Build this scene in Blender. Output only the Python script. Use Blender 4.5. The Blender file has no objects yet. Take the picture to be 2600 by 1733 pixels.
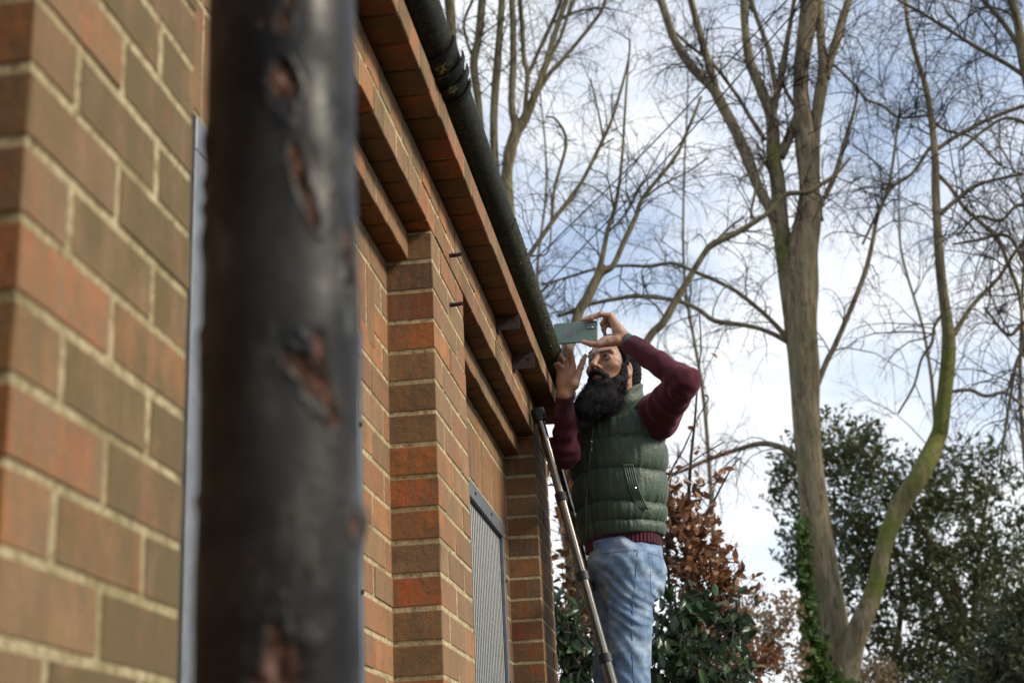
import bpy, math, random
import numpy as np
from mathutils import Vector, Matrix

random.seed(11)
RNG = np.random.default_rng(5)
scene = bpy.context.scene
COL = scene.collection
R_ = math.radians

# ------------------------------------------------------------------ camera, world, sun, exposure
EYE = 1.5                                            # eye height of the photographer
RIGHT = (0.98990085, 0.13497493, -0.04333676)
DOWN = (-0.08300855, 0.3040756, -0.94902456)
FWD = (-0.11491687, 0.94303754, 0.31220877)
FPX = 3702.98
cam_d = bpy.data.cameras.new('camera')
cam = bpy.data.objects.new('camera', cam_d)
COL.objects.link(cam)
m = Matrix.Identity(4)
for i in range(3):
    m[i][0] = RIGHT[i]; m[i][1] = -DOWN[i]; m[i][2] = -FWD[i]
m[2][3] = EYE
cam.matrix_world = m
cam_d.sensor_width = 36.0
cam_d.lens = 51.27
cam_d.clip_start = 0.05
cam_d.clip_end = 2000
cam_d.dof.use_dof = True
cam_d.dof.focus_distance = 4.6
cam_d.dof.aperture_fstop = 5.2
scene.camera = cam

SUN_EL, SUN_AZ = R_(33), R_(80)                      # azimuth measured from -Y towards +X
world = bpy.data.worlds.new('World'); scene.world = world
world.use_nodes = True
nt = world.node_tree; nt.nodes.clear()
def wn(t, **k):
    n = nt.nodes.new(t)
    for a, b in k.items(): setattr(n, a, b)
    return n
wo = wn('ShaderNodeOutputWorld')
sky = wn('ShaderNodeTexSky', sky_type='NISHITA', sun_disc=False)
sky.sun_elevation = SUN_EL; sky.sun_rotation = R_(180) - SUN_AZ
sky.ozone_density = 2.0; sky.dust_density = 0.6
bg1 = wn('ShaderNodeBackground'); bg1.inputs[1].default_value = 0.15
nt.links.new(sky.outputs[0], bg1.inputs[0])
bg2 = wn('ShaderNodeBackground'); bg2.inputs[0].default_value = (0.93, 0.96, 1.0, 1); bg2.inputs[1].default_value = 0.84
tc = wn('ShaderNodeTexCoord')
mp = wn('ShaderNodeMapping'); mp.inputs['Scale'].default_value = (1.0, 1.0, 1.7)
mp.inputs['Location'].default_value = (3.3, 1.9, 0.45)
nt.links.new(tc.outputs['Generated'], mp.inputs[0])
nz = wn('ShaderNodeTexNoise'); nz.inputs['Scale'].default_value = 5.2; nz.inputs['Detail'].default_value = 7
nz.inputs['Roughness'].default_value = 0.55
nt.links.new(mp.outputs[0], nz.inputs[0])
cr = wn('ShaderNodeValToRGB')
cr.color_ramp.elements[0].position = 0.40; cr.color_ramp.elements[0].color = (0.27, 0.27, 0.27, 1)
cr.color_ramp.elements[1].position = 0.66; cr.color_ramp.elements[1].color = (1, 1, 1, 1)
sp = wn('ShaderNodeSeparateXYZ'); nt.links.new(tc.outputs['Generated'], sp.inputs[0])
mr = wn('ShaderNodeMapRange'); mr.inputs[1].default_value = 0.12; mr.inputs[2].default_value = 0.62; mr.inputs[3].default_value = 0.16; mr.inputs[4].default_value = -0.06
nt.links.new(sp.outputs[2], mr.inputs[0])
ad = wn('ShaderNodeMath', operation='ADD'); nt.links.new(nz.outputs[0], ad.inputs[0]); nt.links.new(mr.outputs[0], ad.inputs[1])
nt.links.new(ad.outputs[0], cr.inputs[0])
mx = wn('ShaderNodeMixShader')
nt.links.new(cr.outputs[0], mx.inputs[0]); nt.links.new(bg1.outputs[0], mx.inputs[1]); nt.links.new(bg2.outputs[0], mx.inputs[2])
nt.links.new(mx.outputs[0], wo.inputs[0])

sun_d = bpy.data.lights.new('sun', 'SUN'); sun_d.energy = 3.1; sun_d.angle = R_(14); sun_d.color = (1.0, 0.90, 0.74)
sun = bpy.data.objects.new('sun', sun_d); COL.objects.link(sun)
sd = Vector((math.sin(SUN_AZ) * math.cos(SUN_EL), -math.cos(SUN_AZ) * math.cos(SUN_EL), math.sin(SUN_EL)))
sun.rotation_euler = sd.to_track_quat('Z', 'Y').to_euler(); sun.location = (4, -4, 8)
vs = scene.view_settings
vs.view_transform = 'Standard'; vs.look = 'None'; vs.gamma = 1; vs.exposure = 0.5; vs.use_curve_mapping = False
scene.render.engine = 'CYCLES'

# ------------------------------------------------------------------ helpers
def at(px, py, Y):
    """world point on the sight line of photo pixel (2600x1733) at world depth Y"""
    a, b = px - 1300, py - 866.5
    d = [a * RIGHT[i] + b * DOWN[i] + FPX * FWD[i] for i in range(3)]
    s = Y / d[1]
    return np.array((d[0] * s, Y, d[2] * s + EYE))

def tag(o, label=None, cat=None, group=None, kind=None):
    if label: o['label'] = label
    if cat: o['category'] = cat
    if group: o['group'] = group
    if kind: o['kind'] = kind
    return o

def empty(name, loc, label=None, cat=None, group=None):
    o = bpy.data.objects.new(name, None); COL.objects.link(o)
    o.empty_display_size = 0.1
    o.location = loc
    return tag(o, label, cat, group)

class MB:
    """mesh collector: everything added becomes one object"""
    def __init__(s): s.v = []; s.f = []; s.c = []; s.n = 0
    def add(s, v, f, c=None):
        v = np.asarray(v, dtype=np.float64).reshape(-1, 3); k = s.n
        s.v.append(v)
        if isinstance(f, np.ndarray): s.f.extend((f + k).tolist())
        else: s.f.extend([tuple(i + k for i in q) for q in f])
        if c is None: c = (1, 1, 1, 1)
        c = np.asarray(c, dtype=np.float32)
        if c.ndim == 1: c = np.tile(c, (len(v), 1))
        s.c.append(c); s.n += len(v)
        return s
    def build(s, name, mat, parent=None, smooth=False, loc=None):
        me = bpy.data.meshes.new(name)
        V = np.concatenate(s.v) if s.v else np.zeros((0, 3))
        base = np.zeros(3)
        if parent is not None:
            w = Vector((0, 0, 0)); q = parent
            while q is not None: w = w + q.location; q = q.parent
            base = np.array(w)
        if loc is not None: base = base + (np.array(loc) - base)
        me.from_pydata((V - base).tolist(), [], s.f)
        if s.v:
            at_ = me.color_attributes.new('tint', 'FLOAT_COLOR', 'POINT')
            at_.data.foreach_set('color', np.concatenate(s.c).astype(np.float32).ravel())
        if smooth: me.polygons.foreach_set('use_smooth', [True] * len(me.polygons))
        me.materials.append(mat)
        o = bpy.data.objects.new(name, me); COL.objects.link(o)
        if parent is not None:
            o.parent = parent
            if loc is not None:
                w = Vector((0, 0, 0)); q = parent
                while q is not None: w = w + q.location; q = q.parent
                o.location = Vector(loc) - w
        elif loc is not None: o.location = loc
        return o
    def box(s, lo, hi, c=None):
        x0, y0, z0 = lo; x1, y1, z1 = hi
        v = [(x0,y0,z0),(x1,y0,z0),(x1,y1,z0),(x0,y1,z0),(x0,y0,z1),(x1,y0,z1),(x1,y1,z1),(x0,y1,z1)]
        return s.add(v, [(0,3,2,1),(4,5,6,7),(0,1,5,4),(1,2,6,5),(2,3,7,6),(3,0,4,7)], c)
    def cbox(s, lo, hi, ch=0.003, jit=0.0, c=None, rng=None):
        """chamfered box, 24 vertices"""
        lo = np.array(lo, float); hi = np.array(hi, float)
        ce = (lo + hi) / 2; h = (hi - lo) / 2
        v = []; idx = {}
        for ax in range(3):
            for sg in (-1, 1):
                for a in (-1, 1):
                    for b in (-1, 1):
                        o1, o2 = (ax + 1) % 3, (ax + 2) % 3
                        p = np.zeros(3); p[ax] = sg * h[ax]; p[o1] = a * (h[o1] - ch); p[o2] = b * (h[o2] - ch)
                        sgn = [0, 0, 0]; sgn[ax] = sg; sgn[o1] = a; sgn[o2] = b
                        idx[(ax, tuple(sgn))] = len(v); v.append(p + ce)
        f = []
        for ax in range(3):
            o1, o2 = (ax + 1) % 3, (ax + 2) % 3
            for sg in (-1, 1):
                q = []
                for a, b in ((-1,-1),(1,-1),(1,1),(-1,1)):
                    t = [0,0,0]; t[ax]=sg; t[o1]=a; t[o2]=b; q.append(idx[(ax,tuple(t))])
                f.append(tuple(q) if sg > 0 else tuple(q[::-1]))
        for ax in range(3):          # edges parallel to axis ax
            o1, o2 = (ax + 1) % 3, (ax + 2) % 3
            for a in (-1, 1):
                for b in (-1, 1):
                    def S(k):
                        t=[0,0,0]; t[ax]=k; t[o1]=a; t[o2]=b; return tuple(t)
                    q = (idx[(o1,S(-1))], idx[(o1,S(1))], idx[(o2,S(1))], idx[(o2,S(-1))])
                    f.append(q if a*b < 0 else q[::-1])
        for a in (-1,1):
            for b in (-1,1):
                for d in (-1,1):
                    t=(a,b,d); q=(idx[(0,t)],idx[(1,t)],idx[(2,t)])
                    f.append(q if a*b*d > 0 else q[::-1])
        v = np.array(v)
        if jit: v += (rng or RNG).normal(0, jit, v.shape).clip(-2*jit, 2*jit)
        return s.add(v, f, c)
    def tube(s, pts, rad, n=8, c=None, cap=True, close=False, bump=None):
        P = np.asarray(pts, float); m_ = len(P)
        r = np.full(m_, rad, float) if np.isscalar(rad) else np.asarray(rad, float)
        T = np.gradient(P, axis=0); T /= (np.linalg.norm(T, axis=1, keepdims=True) + 1e-12)
        up = np.array((0, 0, 1.0)) if abs(T[0][2]) < 0.9 else np.array((1.0, 0, 0))
        N = np.zeros_like(P); a = np.cross(T[0], up); a /= np.linalg.norm(a); N[0] = a
        for i in range(1, m_):
            b = N[i-1] - T[i] * np.dot(N[i-1], T[i]); N[i] = b / (np.linalg.norm(b) + 1e-12)
        B = np.cross(T, N)
        th = np.arange(n) * 2 * math.pi / n
        ring = (N[:, None, :] * np.cos(th)[None, :, None] + B[:, None, :] * np.sin(th)[None, :, None])
        rr = r[:, None, None]
        if bump is not None: rr = rr * bump[:, :, None]
        V = P[:, None, :] + ring * rr
        i = np.arange(m_ - 1)[:, None] * n; j = np.arange(n)[None, :]; j2 = (j + 1) % n
        F = np.stack([i + j, i + j2, i + n + j2, i + n + j], -1).reshape(-1, 4)
        F = F[:, ::-1]
        if c is not None and np.asarray(c).ndim == 2: c = np.repeat(np.asarray(c), n, axis=0)
        k = s.n
        s.add(V.reshape(-1, 3), F, c)
        if cap and n > 2:
            s.f.append(tuple(k + q for q in range(n)))
            s.f.append(tuple(k + (m_ - 1) * n + q for q in range(n))[::-1])
        return s

def nodes(name, rough=0.7, spec=0.5, metal=0.0):
    mt = bpy.data.materials.new(name); mt.use_nodes = True
    t = mt.node_tree; b = t.nodes['Principled BSDF']
    b.inputs['Roughness'].default_value = rough; b.inputs['Metallic'].default_value = metal
    b.inputs['Specular IOR Level'].default_value = spec
    class N:
        tree = t; bsdf = b; mat = mt
        def new(self, ty, **k):
            n = t.nodes.new(ty)
            for a, c in k.items():
                if hasattr(n, a) and a not in n.inputs: setattr(n, a, c)
                else: n.inputs[a].default_value = c
            return n
        def link(self, a, b_): t.links.new(a, b_)
        def pos(self, scale=(1, 1, 1), obj=False):
            g = self.new('ShaderNodeTexCoord').outputs['Object'] if obj else self.new('ShaderNodeNewGeometry').outputs['Position']
            m1 = self.new('ShaderNodeMapping'); m1.inputs['Scale'].default_value = scale
            self.link(g, m1.inputs[0]); return m1.outputs[0]
        def noise(self, vec, scale, detail=4, rough=0.55):
            n = self.new('ShaderNodeTexNoise'); n.inputs['Scale'].default_value = scale
            n.inputs['Detail'].default_value = detail; n.inputs['Roughness'].default_value = rough
            self.link(vec, n.inputs[0]); return n.outputs[0]
        def ramp(self, fac, stops):
            n = self.new('ShaderNodeValToRGB'); e = n.color_ramp.elements
            while len(e) < len(stops): e.new(0.5)
            for k, (p, c) in enumerate(stops):
                e[k].position = p
                e[k].color = (c, c, c, 1) if np.isscalar(c) else (*c, 1) if len(c) == 3 else c
            self.link(fac, n.inputs[0]); return n.outputs[0]
        def mix(self, fac, a, b_, mode='MIX'):
            n = self.new('ShaderNodeMix', data_type='RGBA', blend_type=mode)
            for sock, v in ((n.inputs[0], fac), (n.inputs[6], a), (n.inputs[7], b_)):
                if hasattr(v, 'is_linked'): self.link(v, sock)
                elif np.isscalar(v): sock.default_value = v
                else: sock.default_value = (*v, 1)
            return n.outputs[2]
        def math(self, op, a, b_=0.0, c=None):
            n = self.new('ShaderNodeMath', operation=op)
            for sock, v in ((n.inputs[0], a), (n.inputs[1], b_)):
                if hasattr(v, 'is_linked'): self.link(v, sock)
                else: sock.default_value = v
            if c is not None: n.inputs[2].default_value = c
            return n.outputs[0]
        def tint(self):
            n = self.new('ShaderNodeAttribute', attribute_name='tint'); return n
        def color(self, c):
            if hasattr(c, 'is_linked'): self.link(c, b.inputs['Base Color'])
            else: b.inputs['Base Color'].default_value = (*c, 1)
        def bump(self, h, strength=0.3, dist=0.01):
            n = self.new('ShaderNodeBump'); n.inputs['Strength'].default_value = strength; n.inputs['Distance'].default_value = dist
            self.link(h, n.inputs['Height']); self.link(n.outputs[0], b.inputs['Normal'])
        def rough(self, v):
            if hasattr(v, 'is_linked'): self.link(v, b.inputs['Roughness'])
            else: b.inputs['Roughness'].default_value = v
    return N()

def vnoise(P, seed=0):
    """cheap smooth value noise, P (...,3) -> -1..1"""
    P = np.asarray(P, np.float32) + 71.3
    i = np.floor(P).astype(np.int64); f = P - i; f = f * f * (3 - 2 * f)
    def h(a, b, c):
        n = (a * 73856093) ^ (b * 19349663) ^ (c * 83492791) ^ (seed * 2654435)
        n = (n ^ (n >> 13)) * 1274126177
        return ((n & 0xffff) / 32767.5 - 1).astype(np.float32)
    x, y, z = i[..., 0], i[..., 1], i[..., 2]; u, v, w = f[..., 0], f[..., 1], f[..., 2]
    def L(a, b, t): return a + (b - a) * t
    return L(L(L(h(x,y,z), h(x+1,y,z), u), L(h(x,y+1,z), h(x+1,y+1,z), u), v),
             L(L(h(x,y,z+1), h(x+1,y,z+1), u), L(h(x,y+1,z+1), h(x+1,y+1,z+1), u), v), w)

def spline(pts, n):
    """catmull-rom resample of rows (any width)"""
    P = np.asarray(pts, float)
    if len(P) < 3:
        t = np.linspace(0, 1, n)[:, None]; return P[0] * (1 - t) + P[-1] * t
    Q = np.vstack([2 * P[0] - P[1], P, 2 * P[-1] - P[-2]])
    t = np.linspace(0, len(P) - 1 - 1e-6, n); i = t.astype(int); f = (t - i)[:, None]
    p0, p1, p2, p3 = Q[i], Q[i+1], Q[i+2], Q[i+3]
    return 0.5 * ((2*p1) + (-p0+p2)*f + (2*p0-5*p1+4*p2-p3)*f*f + (-p0+3*p1-3*p2+p3)*f**3)

# ------------------------------------------------------------------ materials of the building
def m_brick():
    N = nodes('weathered_red_brick', 0.85, 0.3)
    t = N.tint(); p = N.pos()
    st = N.noise(N.pos((60, 60, 5)), 1.0, 3)            # vertical drips
    fine = N.noise(p, 260, 3, 0.7); big = N.noise(p, 13, 5, 0.6)
    c = N.mix(N.ramp(st, [(0.4, 0.0), (0.62, 0.75)]), t.outputs['Color'], (0.21, 0.125, 0.062))
    c = N.mix(N.math('MULTIPLY', N.ramp(big, [(0.45, 0.0), (0.56, 1.0)]), 0.6), c, (0.15, 0.098, 0.055))
    st2 = N.noise(N.pos((95, 95, 9)), 1.0, 4, 0.6)
    c = N.mix(N.ramp(st2, [(0.52, 0.0), (0.66, 0.38)]), c, (0.36, 0.12, 0.04))
    c = N.mix(N.ramp(N.noise(p, 34, 6, 0.7), [(0.5, 0.0), (0.68, 0.6)]), c, (0.10, 0.07, 0.05))
    sep = N.new('ShaderNodeSeparateXYZ'); g = N.new('ShaderNodeNewGeometry'); N.link(g.outputs['Normal'], sep.inputs[0])
    out = N.ramp(N.math('ADD', sep.outputs[0], N.math('MULTIPLY', N.math('SUBTRACT', N.noise(p, 22, 4), 0.5), 1.2)), [(0.45, 0.0), (1.0, 1.0)])
    c = N.mix(N.math('MULTIPLY', out, 0.26), c, (0.36, 0.24, 0.14))   # buff bloom on the weather face
    alg_shade = N.math('MINIMUM', N.math('MULTIPLY', t.outputs['Alpha'], N.ramp(N.noise(N.pos((1, 1, .5)), 15, 6, 0.65), [(0.32, 0.12), (0.6, 0.9)])), 0.85)
    c = N.mix(alg_shade, c, (0.105, 0.080, 0.032))  # algae film; also carries painted shade on the near pier and corbel undersides
    c = N.mix(N.ramp(fine, [(0.28, 0.6), (0.5, 0.0)]), c, (0.06, 0.04, 0.03))
    wh = N.ramp(N.noise(p, 70, 5, 0.7), [(0.72, 0.0), (0.8, 0.5)])
    c = N.mix(wh, c, (0.5, 0.45, 0.36))
    N.color(c)
    h = N.math('ADD', N.math('MULTIPLY', fine, 0.35), N.noise(p, 55, 6, 0.7)); N.bump(h, 0.75, 0.004)
    return N.mat
def m_mortar():
    N = nodes('lime_mortar', 0.95, 0.15); p = N.pos()
    c = N.ramp(N.noise(p, 90, 6, 0.7), [(0.34, (0.13, 0.095, 0.045)), (0.44, (0.42, 0.34, 0.19)), (0.64, (0.70, 0.60, 0.38))])
    c = N.mix(N.ramp(N.noise(p, 6, 5, 0.6), [(0.46, 0.0), (0.66, 0.6)]), c, (0.20, 0.175, 0.07))
    N.color(c); N.bump(N.noise(p, 170, 6, 0.8), 0.9, 0.006); return N.mat
def m_paint_pipe():
    N = nodes('flaking_black_paint', 0.5, 0.17); t = N.tint(); p = N.pos()
    b = N.mix(N.ramp(N.noise(p, 9, 5, 0.6), [(0.42, 0.0), (0.66, 1.0)]), (0.004, 0.0037, 0.0037), (0.024, 0.022, 0.019))
    b = N.mix(N.ramp(N.noise(N.pos((1, 1, 0.35)), 30, 4, 0.7), [(0.56, 0.0), (0.72, 0.6)]), b, (0.085, 0.086, 0.072))
    rust = N.ramp(N.noise(p, 80, 6, 0.75), [(0.36, (0.010, 0.007, 0.006)), (0.49, (0.045, 0.020, 0.012)), (0.57, (0.10, 0.046, 0.030)), (0.66, (0.22, 0.155, 0.125)), (0.74, (0.08, 0.035, 0.02))])
    c = N.mix(t.outputs['Alpha'], b, rust); N.color(c)
    r = N.math('ADD', N.math('MULTIPLY', t.outputs['Alpha'], 0.45), N.ramp(N.noise(p, 25, 5), [(0.3, 0.30), (0.7, 0.62)]))
    N.rough(r); N.bump(N.noise(p, 60, 5, 0.7), 0.35, 0.003); return N.mat
def m_gutter():
    N = nodes('black_gutter_plastic', 0.5, 0.2); t = N.tint(); p = N.pos()
    st = N.noise(N.pos((45, 3, 45)), 1.0, 5, 0.7)
    c = N.mix(N.ramp(st, [(0.42, 0.0), (0.75, 0.8)]), (0.004, 0.004, 0.0045), (0.020, 0.022, 0.014))
    c = N.mix(N.ramp(N.noise(p, 150, 3, 0.8), [(0.66, 0.0), (0.76, 0.8)]), c, (0.10, 0.10, 0.05))
    lich = N.math('MULTIPLY', t.outputs['Alpha'], N.ramp(N.noise(p, 85, 6, 0.8), [(0.47, 0.0), (0.6, 1.0)]))
    c = N.mix(lich, c, (0.62, 0.62, 0.2)); N.color(c)
    N.rough(N.ramp(st, [(0.3, 0.5), (0.7, 0.85)])); N.bump(N.noise(p, 200, 5, 0.8), 0.18, 0.0015); return N.mat
def simple(name, col, rough=0.6, metal=0.0, var=0.25, sc=40, bump=0.15, spec=0.5, bd=0.003):
    N = nodes(name, rough, spec, metal); p = N.pos()
    n = N.noise(p, sc, 5, 0.6)
    N.color(N.mix(N.ramp(n, [(0.3, 0.0), (0.7, 1.0)]), tuple(c * (1 - var) for c in col), tuple(min(1, c * (1 + var)) for c in col)))
    if bump: N.bump(N.noise(p, sc * 3, 4, 0.7), bump, bd)
    return N.mat
BRICK, MORTAR, PIPEM, GUTM = m_brick(), m_mortar(), m_paint_pipe(), m_gutter()

# ------------------------------------------------------------------ ground
def ground():
    N = nodes('grass_ground', 0.95, 0.2); p = N.pos()
    N.color(N.mix(N.ramp(N.noise(p, 2.2, 8, 0.7), [(0.4, 0.0), (0.62, 1.0)]), (0.018, 0.026, 0.010), (0.03, 0.02, 0.012)))
    N.bump(N.noise(p, 60, 6, 0.8), 0.8, 0.03)
    g = MB(); n = 64; th = np.linspace(0, 2*math.pi, n, endpoint=False)
    g.add(np.stack([600*np.cos(th), 600*np.sin(th), 0*th], 1), [tuple(range(n))])
    tag(g.build('ground', N.mat), kind='structure')
    N = nodes('gravel', 0.95, 0.2); p = N.pos()
    N.color(N.ramp(N.noise(p, 55, 5, 0.8), [(0.35, (0.018, 0.015, 0.012)), (0.6, (0.05, 0.042, 0.034))])); N.bump(N.noise(p, 70, 5, 0.8), 1, 0.02)
    g = MB(); ys = np.linspace(-6, 9, 26); v = []; f = []
    for i, y in enumerate(ys):
        v += [(-0.9, y, 0.006), (1.55 + 0.08 * math.sin(y * 1.7), y, 0.006)]
        if i: f.append((2*i-2, 2*i-1, 2*i+1, 2*i))
    g.add(v, f); tag(g.build('path', N.mat), kind='structure')
ground()

# ------------------------------------------------------------------ brick building
XP, XR, XE = -0.574, -0.685, -0.497          # pier face, recessed panel, oversailing eaves course
X1 = -0.632
ZT = 1.3575 + EYE                            # underside of the pier-line corbel; courses are 75 mm
PIERS = [-0.92, 1.135, 3.205, 5.232]; PW = 0.448; PWS = [.448, .426, .448, .448]
YB0, YB1 = -0.92, 5.68
bld = empty('brick_building', (-1.5, 2.4, 0), 'low red brick building with shallow piers, stepped brick eaves and grey mesh windows', 'building')
parts = {}
BR = []                                       # (part, lo, hi)
def part_core(name, boxes, inset=0.003):
    g = MB()
    for lo, hi in boxes: g.box(lo, hi)
    o = g.build(name, MORTAR, bld); parts.setdefault(name, []).append(o); return o
def zc(k): return ZT - 0.075 * k              # top of course k counted down from the corbel
J = 0.0098
def brick(part, x0, x1, y0, y1, z0, z1, soldier=False):
    BR.append((part, (x0, y0 + J/2, z0 + J/2), (x1, y1 - J/2, z1 - J/2)))
NC = 38
# recessed wall panels (mortar bed + bricks) between the piers
WIN = {1: (1.870, 2.915), 2: (3.93, 5.112)}
wz0, wz1 = 0.95, 1.012 + EYE
for b in range(3):
    y0 = PIERS[b] + PW; y1 = PIERS[b+1]
    win = WIN.get(b)
    e = 0.0010
    bx = []
    if win:
        bx = [((-0.9, y0, 0), (XR - e, win[0], ZT)), ((-0.9, win[1], 0), (XR - e, y1, ZT)),
              ((-0.9, win[0], wz1), (XR - e, win[1], ZT)), ((-0.9, win[0], 0), (XR - e, win[1], wz0))]
    else: bx = [((-0.9, y0, 0), (XR - e, y1, ZT))]
    pn = part_core('wall_panel', bx)
    for k in range(NC):
        za, zb = zc(k+1), zc(k)
        if za < -0.01: break
        if win and k == 3: za = wz1; zb = zc(2)
        y = y0
        # bond: stretcher, header alternating, shifted every other course (measured from the far end)
        seq = []
        y = y1 - (0.065 if k % 2 == 0 else 0.185)
        seq.append((y, y1)); j = k
        while y > y0 + 0.02:
            L = 0.225 if (len(seq) + k) % 2 else 0.1125
            if win and k in (2, 3): L = 0.0775
            seq.append((max(y - L, y0), y)); y -= L
        for a, c_ in seq:
            if win:
                if k == 3 and (c_ < win[0] - .1 or a > win[1] + .1): zlo = zc(4); 
                else: zlo = za
                if k > 3 and c_ > win[0] and a < win[1] and zb <= wz1 + 0.06 and za >= wz0 - 0.02:
                    if a < win[0] - 0.03: c_ = win[0]
                    elif c_ > win[1] + 0.03: a = win[1]
                    else: continue
            else: zlo = za
            if c_ - a < 0.03: continue
            if k == 3 and win:
                zt = zc(3) if (c_ < win[0] - .1 or a > win[1] + .1) else zc(2)
                if zt == zc(2): continue
                brick(pn, XR - 0.05, XR, a, c_, zlo, zt); continue
            if k == 2 and win and not (c_ < win[0] - .1 or a > win[1] + .1):
                brick(pn, XR - 0.05, XR, a, c_, wz1 + 0.004, zb); continue
            brick(pn, XR - 0.05, XR, a, c_, zlo, zb)
# piers
for i, y0 in enumerate(PIERS):
    e = 0.0012
    pr = part_core('pier', [((-0.9, y0 + e, 0), (XP - e, y0 + PWS[i] - e, ZT))])
    for k in range(NC):
        za, zb = zc(k+1), zc(k)
        if za < -0.01: break
        cuts = [0, 0.1025, 0.3185, PWS[i] + J] if k % 2 == 0 else [0, 0.215, PWS[i] + J]
        if i == 2: cuts = [0, 0.1075, 0.3325, PW + J] if k % 2 == 0 else [0, 0.2175, PW + J]
        if k % 2 == 1 and i in (1, 2): cuts = [0, 0.212, PWS[i] + J]
        for a, c_ in zip(cuts[:-1], cuts[1:]):
            brick(pr, XR - 0.004 if a > 0 or True else XR, XP, y0 + a - (J/2 if a == 0 else 0), y0 + c_ - J/2, za, zb)
# corbel courses: one between the piers, two flush with the piers, one oversailing
cb = part_core('eaves_corbel', [((-0.9, PIERS[b] + PW, zc(0) - 0.064), (X1 - 0.001, PIERS[b+1], zc(0))) for b in range(3)] +
               [((-0.9, YB0, zc(0) + 0.0105), (XP - 0.001, YB1 - 0.003, zc(-2))), ((-0.9, YB0, zc(-2) + 0.0105), (XE - 0.001, YB1 - 0.003, zc(-3)))])
def course(x0, x1, ya, yb, z0, z1, off, L=0.1125):
    y = yb - off if off else yb
    if off: brick(cb, x0, x1, y, yb, z0, z1)
    while y > ya + 0.03:
        brick(cb, x0, x1, max(y - L, ya), y, z0, z1); y -= L
for b in range(3): course(X1 - 0.07, X1, PIERS[b] + PW + .002, PIERS[b+1] - .002, zc(1), zc(0), 0.0)
course(XP - 0.085, XP, YB0, YB1, zc(0), zc(-1), 0.056)
course(XP - 0.085, XP, YB0, YB1, zc(-1), zc(-2), 0.0)
course(XE - 0.21, XE, YB0, YB1, zc(-2), zc(-3), 0.056)
# end wall and back so that the building is a volume
part_core('end_wall', [((-4.6, YB1 - 0.3, 0), (-0.9, YB1 - 0.003, zc(-3))), ((-4.6, YB0, 0), (-0.9, YB0 + 0.25, zc(-3))), ((-4.6, YB0, 0), (-4.35, YB1, zc(-3)))])

def proj(P):
    d = np.array(P) - np.array((0, 0, EYE)); zc_ = d @ np.array(FWD)
    return 1300 + FPX * (d @ np.array(RIGHT)) / zc_, 866.5 + FPX * (d @ np.array(DOWN)) / zc_, zc_
def score(b):
    _, lo, hi = b
    if lo[1] < 0.5: return 0
    pts = [proj((x, y, z))[:2] for x, y, z in ((hi[0], lo[1], lo[2]), (hi[0], hi[1], lo[2]), (hi[0], hi[1], hi[2]), (hi[0], lo[1], hi[2]))]
    pts = np.array(pts); c = pts.mean(0)
    if not (-120 < c[0] < 1440 and -60 < c[1] < 1790) or 520 < c[0] < 895: return 0
    x, y = pts[:, 0], pts[:, 1]
    ar = 0.5 * abs(np.dot(x, np.roll(y, 1)) - np.dot(y, np.roll(x, 1)))
    if abs(hi[0] - XR) < 1e-6 and (c[0] < 900 and lo[1] < 1.95): return 0
    if abs(hi[0] - XP) < 1e-6 and hi[2] < ZT: ar += 2500 / max(lo[1], 1)
    return ar
order = sorted(range(len(BR)), key=lambda i: -score(BR[i]))
single = set(order[:292])
single = {i for i in single if score(BR[i]) > 60}
rest = {}
PAL = [((0.34, 0.095, 0.032), 5), ((0.25, 0.058, 0.026), 4), ((0.39, 0.13, 0.036), 4), ((0.17, 0.080, 0.042), 4), ((0.24, 0.135, 0.060), 4), ((0.30, 0.165, 0.074), 3), ((0.48, 0.14, 0.030), 2)]
pl = [c for c, w in PAL for _ in range(w)]
for i, (part, lo, hi) in enumerate(BR):
    c = np.array(pl[RNG.integers(len(pl))]) * RNG.uniform(0.72, 1.22)
    top = np.clip((hi[2] - (ZT - 0.25)) / 0.3, 0, 1)
    far = np.clip((lo[1] - 3.6) / 1.2, 0, 1)
    alg_shade = np.clip(RNG.uniform(0.0, 0.35) + 0.3 * top + 0.3 * far * RNG.uniform(0, 1), 0, 0.9)
    if hi[2] > ZT + 0.05: alg_shade = np.clip(RNG.uniform(-.3, 1.0), 0, .95)
    if lo[1] > 1.1 and hi[1] < 1.6 and hi[0] > XR + .05: c = c * (0.50 if lo[1] > 1.2 else .85) + np.array((.012, .010, .003)); alg_shade = (.55 if lo[1] < 1.2 else 1.15) + 1.6 * max(0, lo[1] - 1.2) + RNG.uniform(-.3, .2)  # near pier: shade by the pipe painted into tint and film, deepening towards it
    if lo[1] > 4: c = c * .85
    col = (*c, alg_shade)
    jit = 0.0004
    dx = abs(RNG.normal(0, 0.0009))
    lo2 = (lo[0], lo[1] - abs(RNG.normal(0, .0005)), lo[2] + RNG.normal(0, .0005)); hi2 = (hi[0] + dx, hi[1] + RNG.normal(0, .0005), hi[2] + RNG.normal(0, .0005))
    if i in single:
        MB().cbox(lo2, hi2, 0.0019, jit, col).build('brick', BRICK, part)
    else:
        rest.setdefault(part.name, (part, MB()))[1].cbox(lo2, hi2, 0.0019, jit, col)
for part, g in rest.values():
    tag(g.build('brickwork', BRICK, part), kind='stuff')

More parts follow.
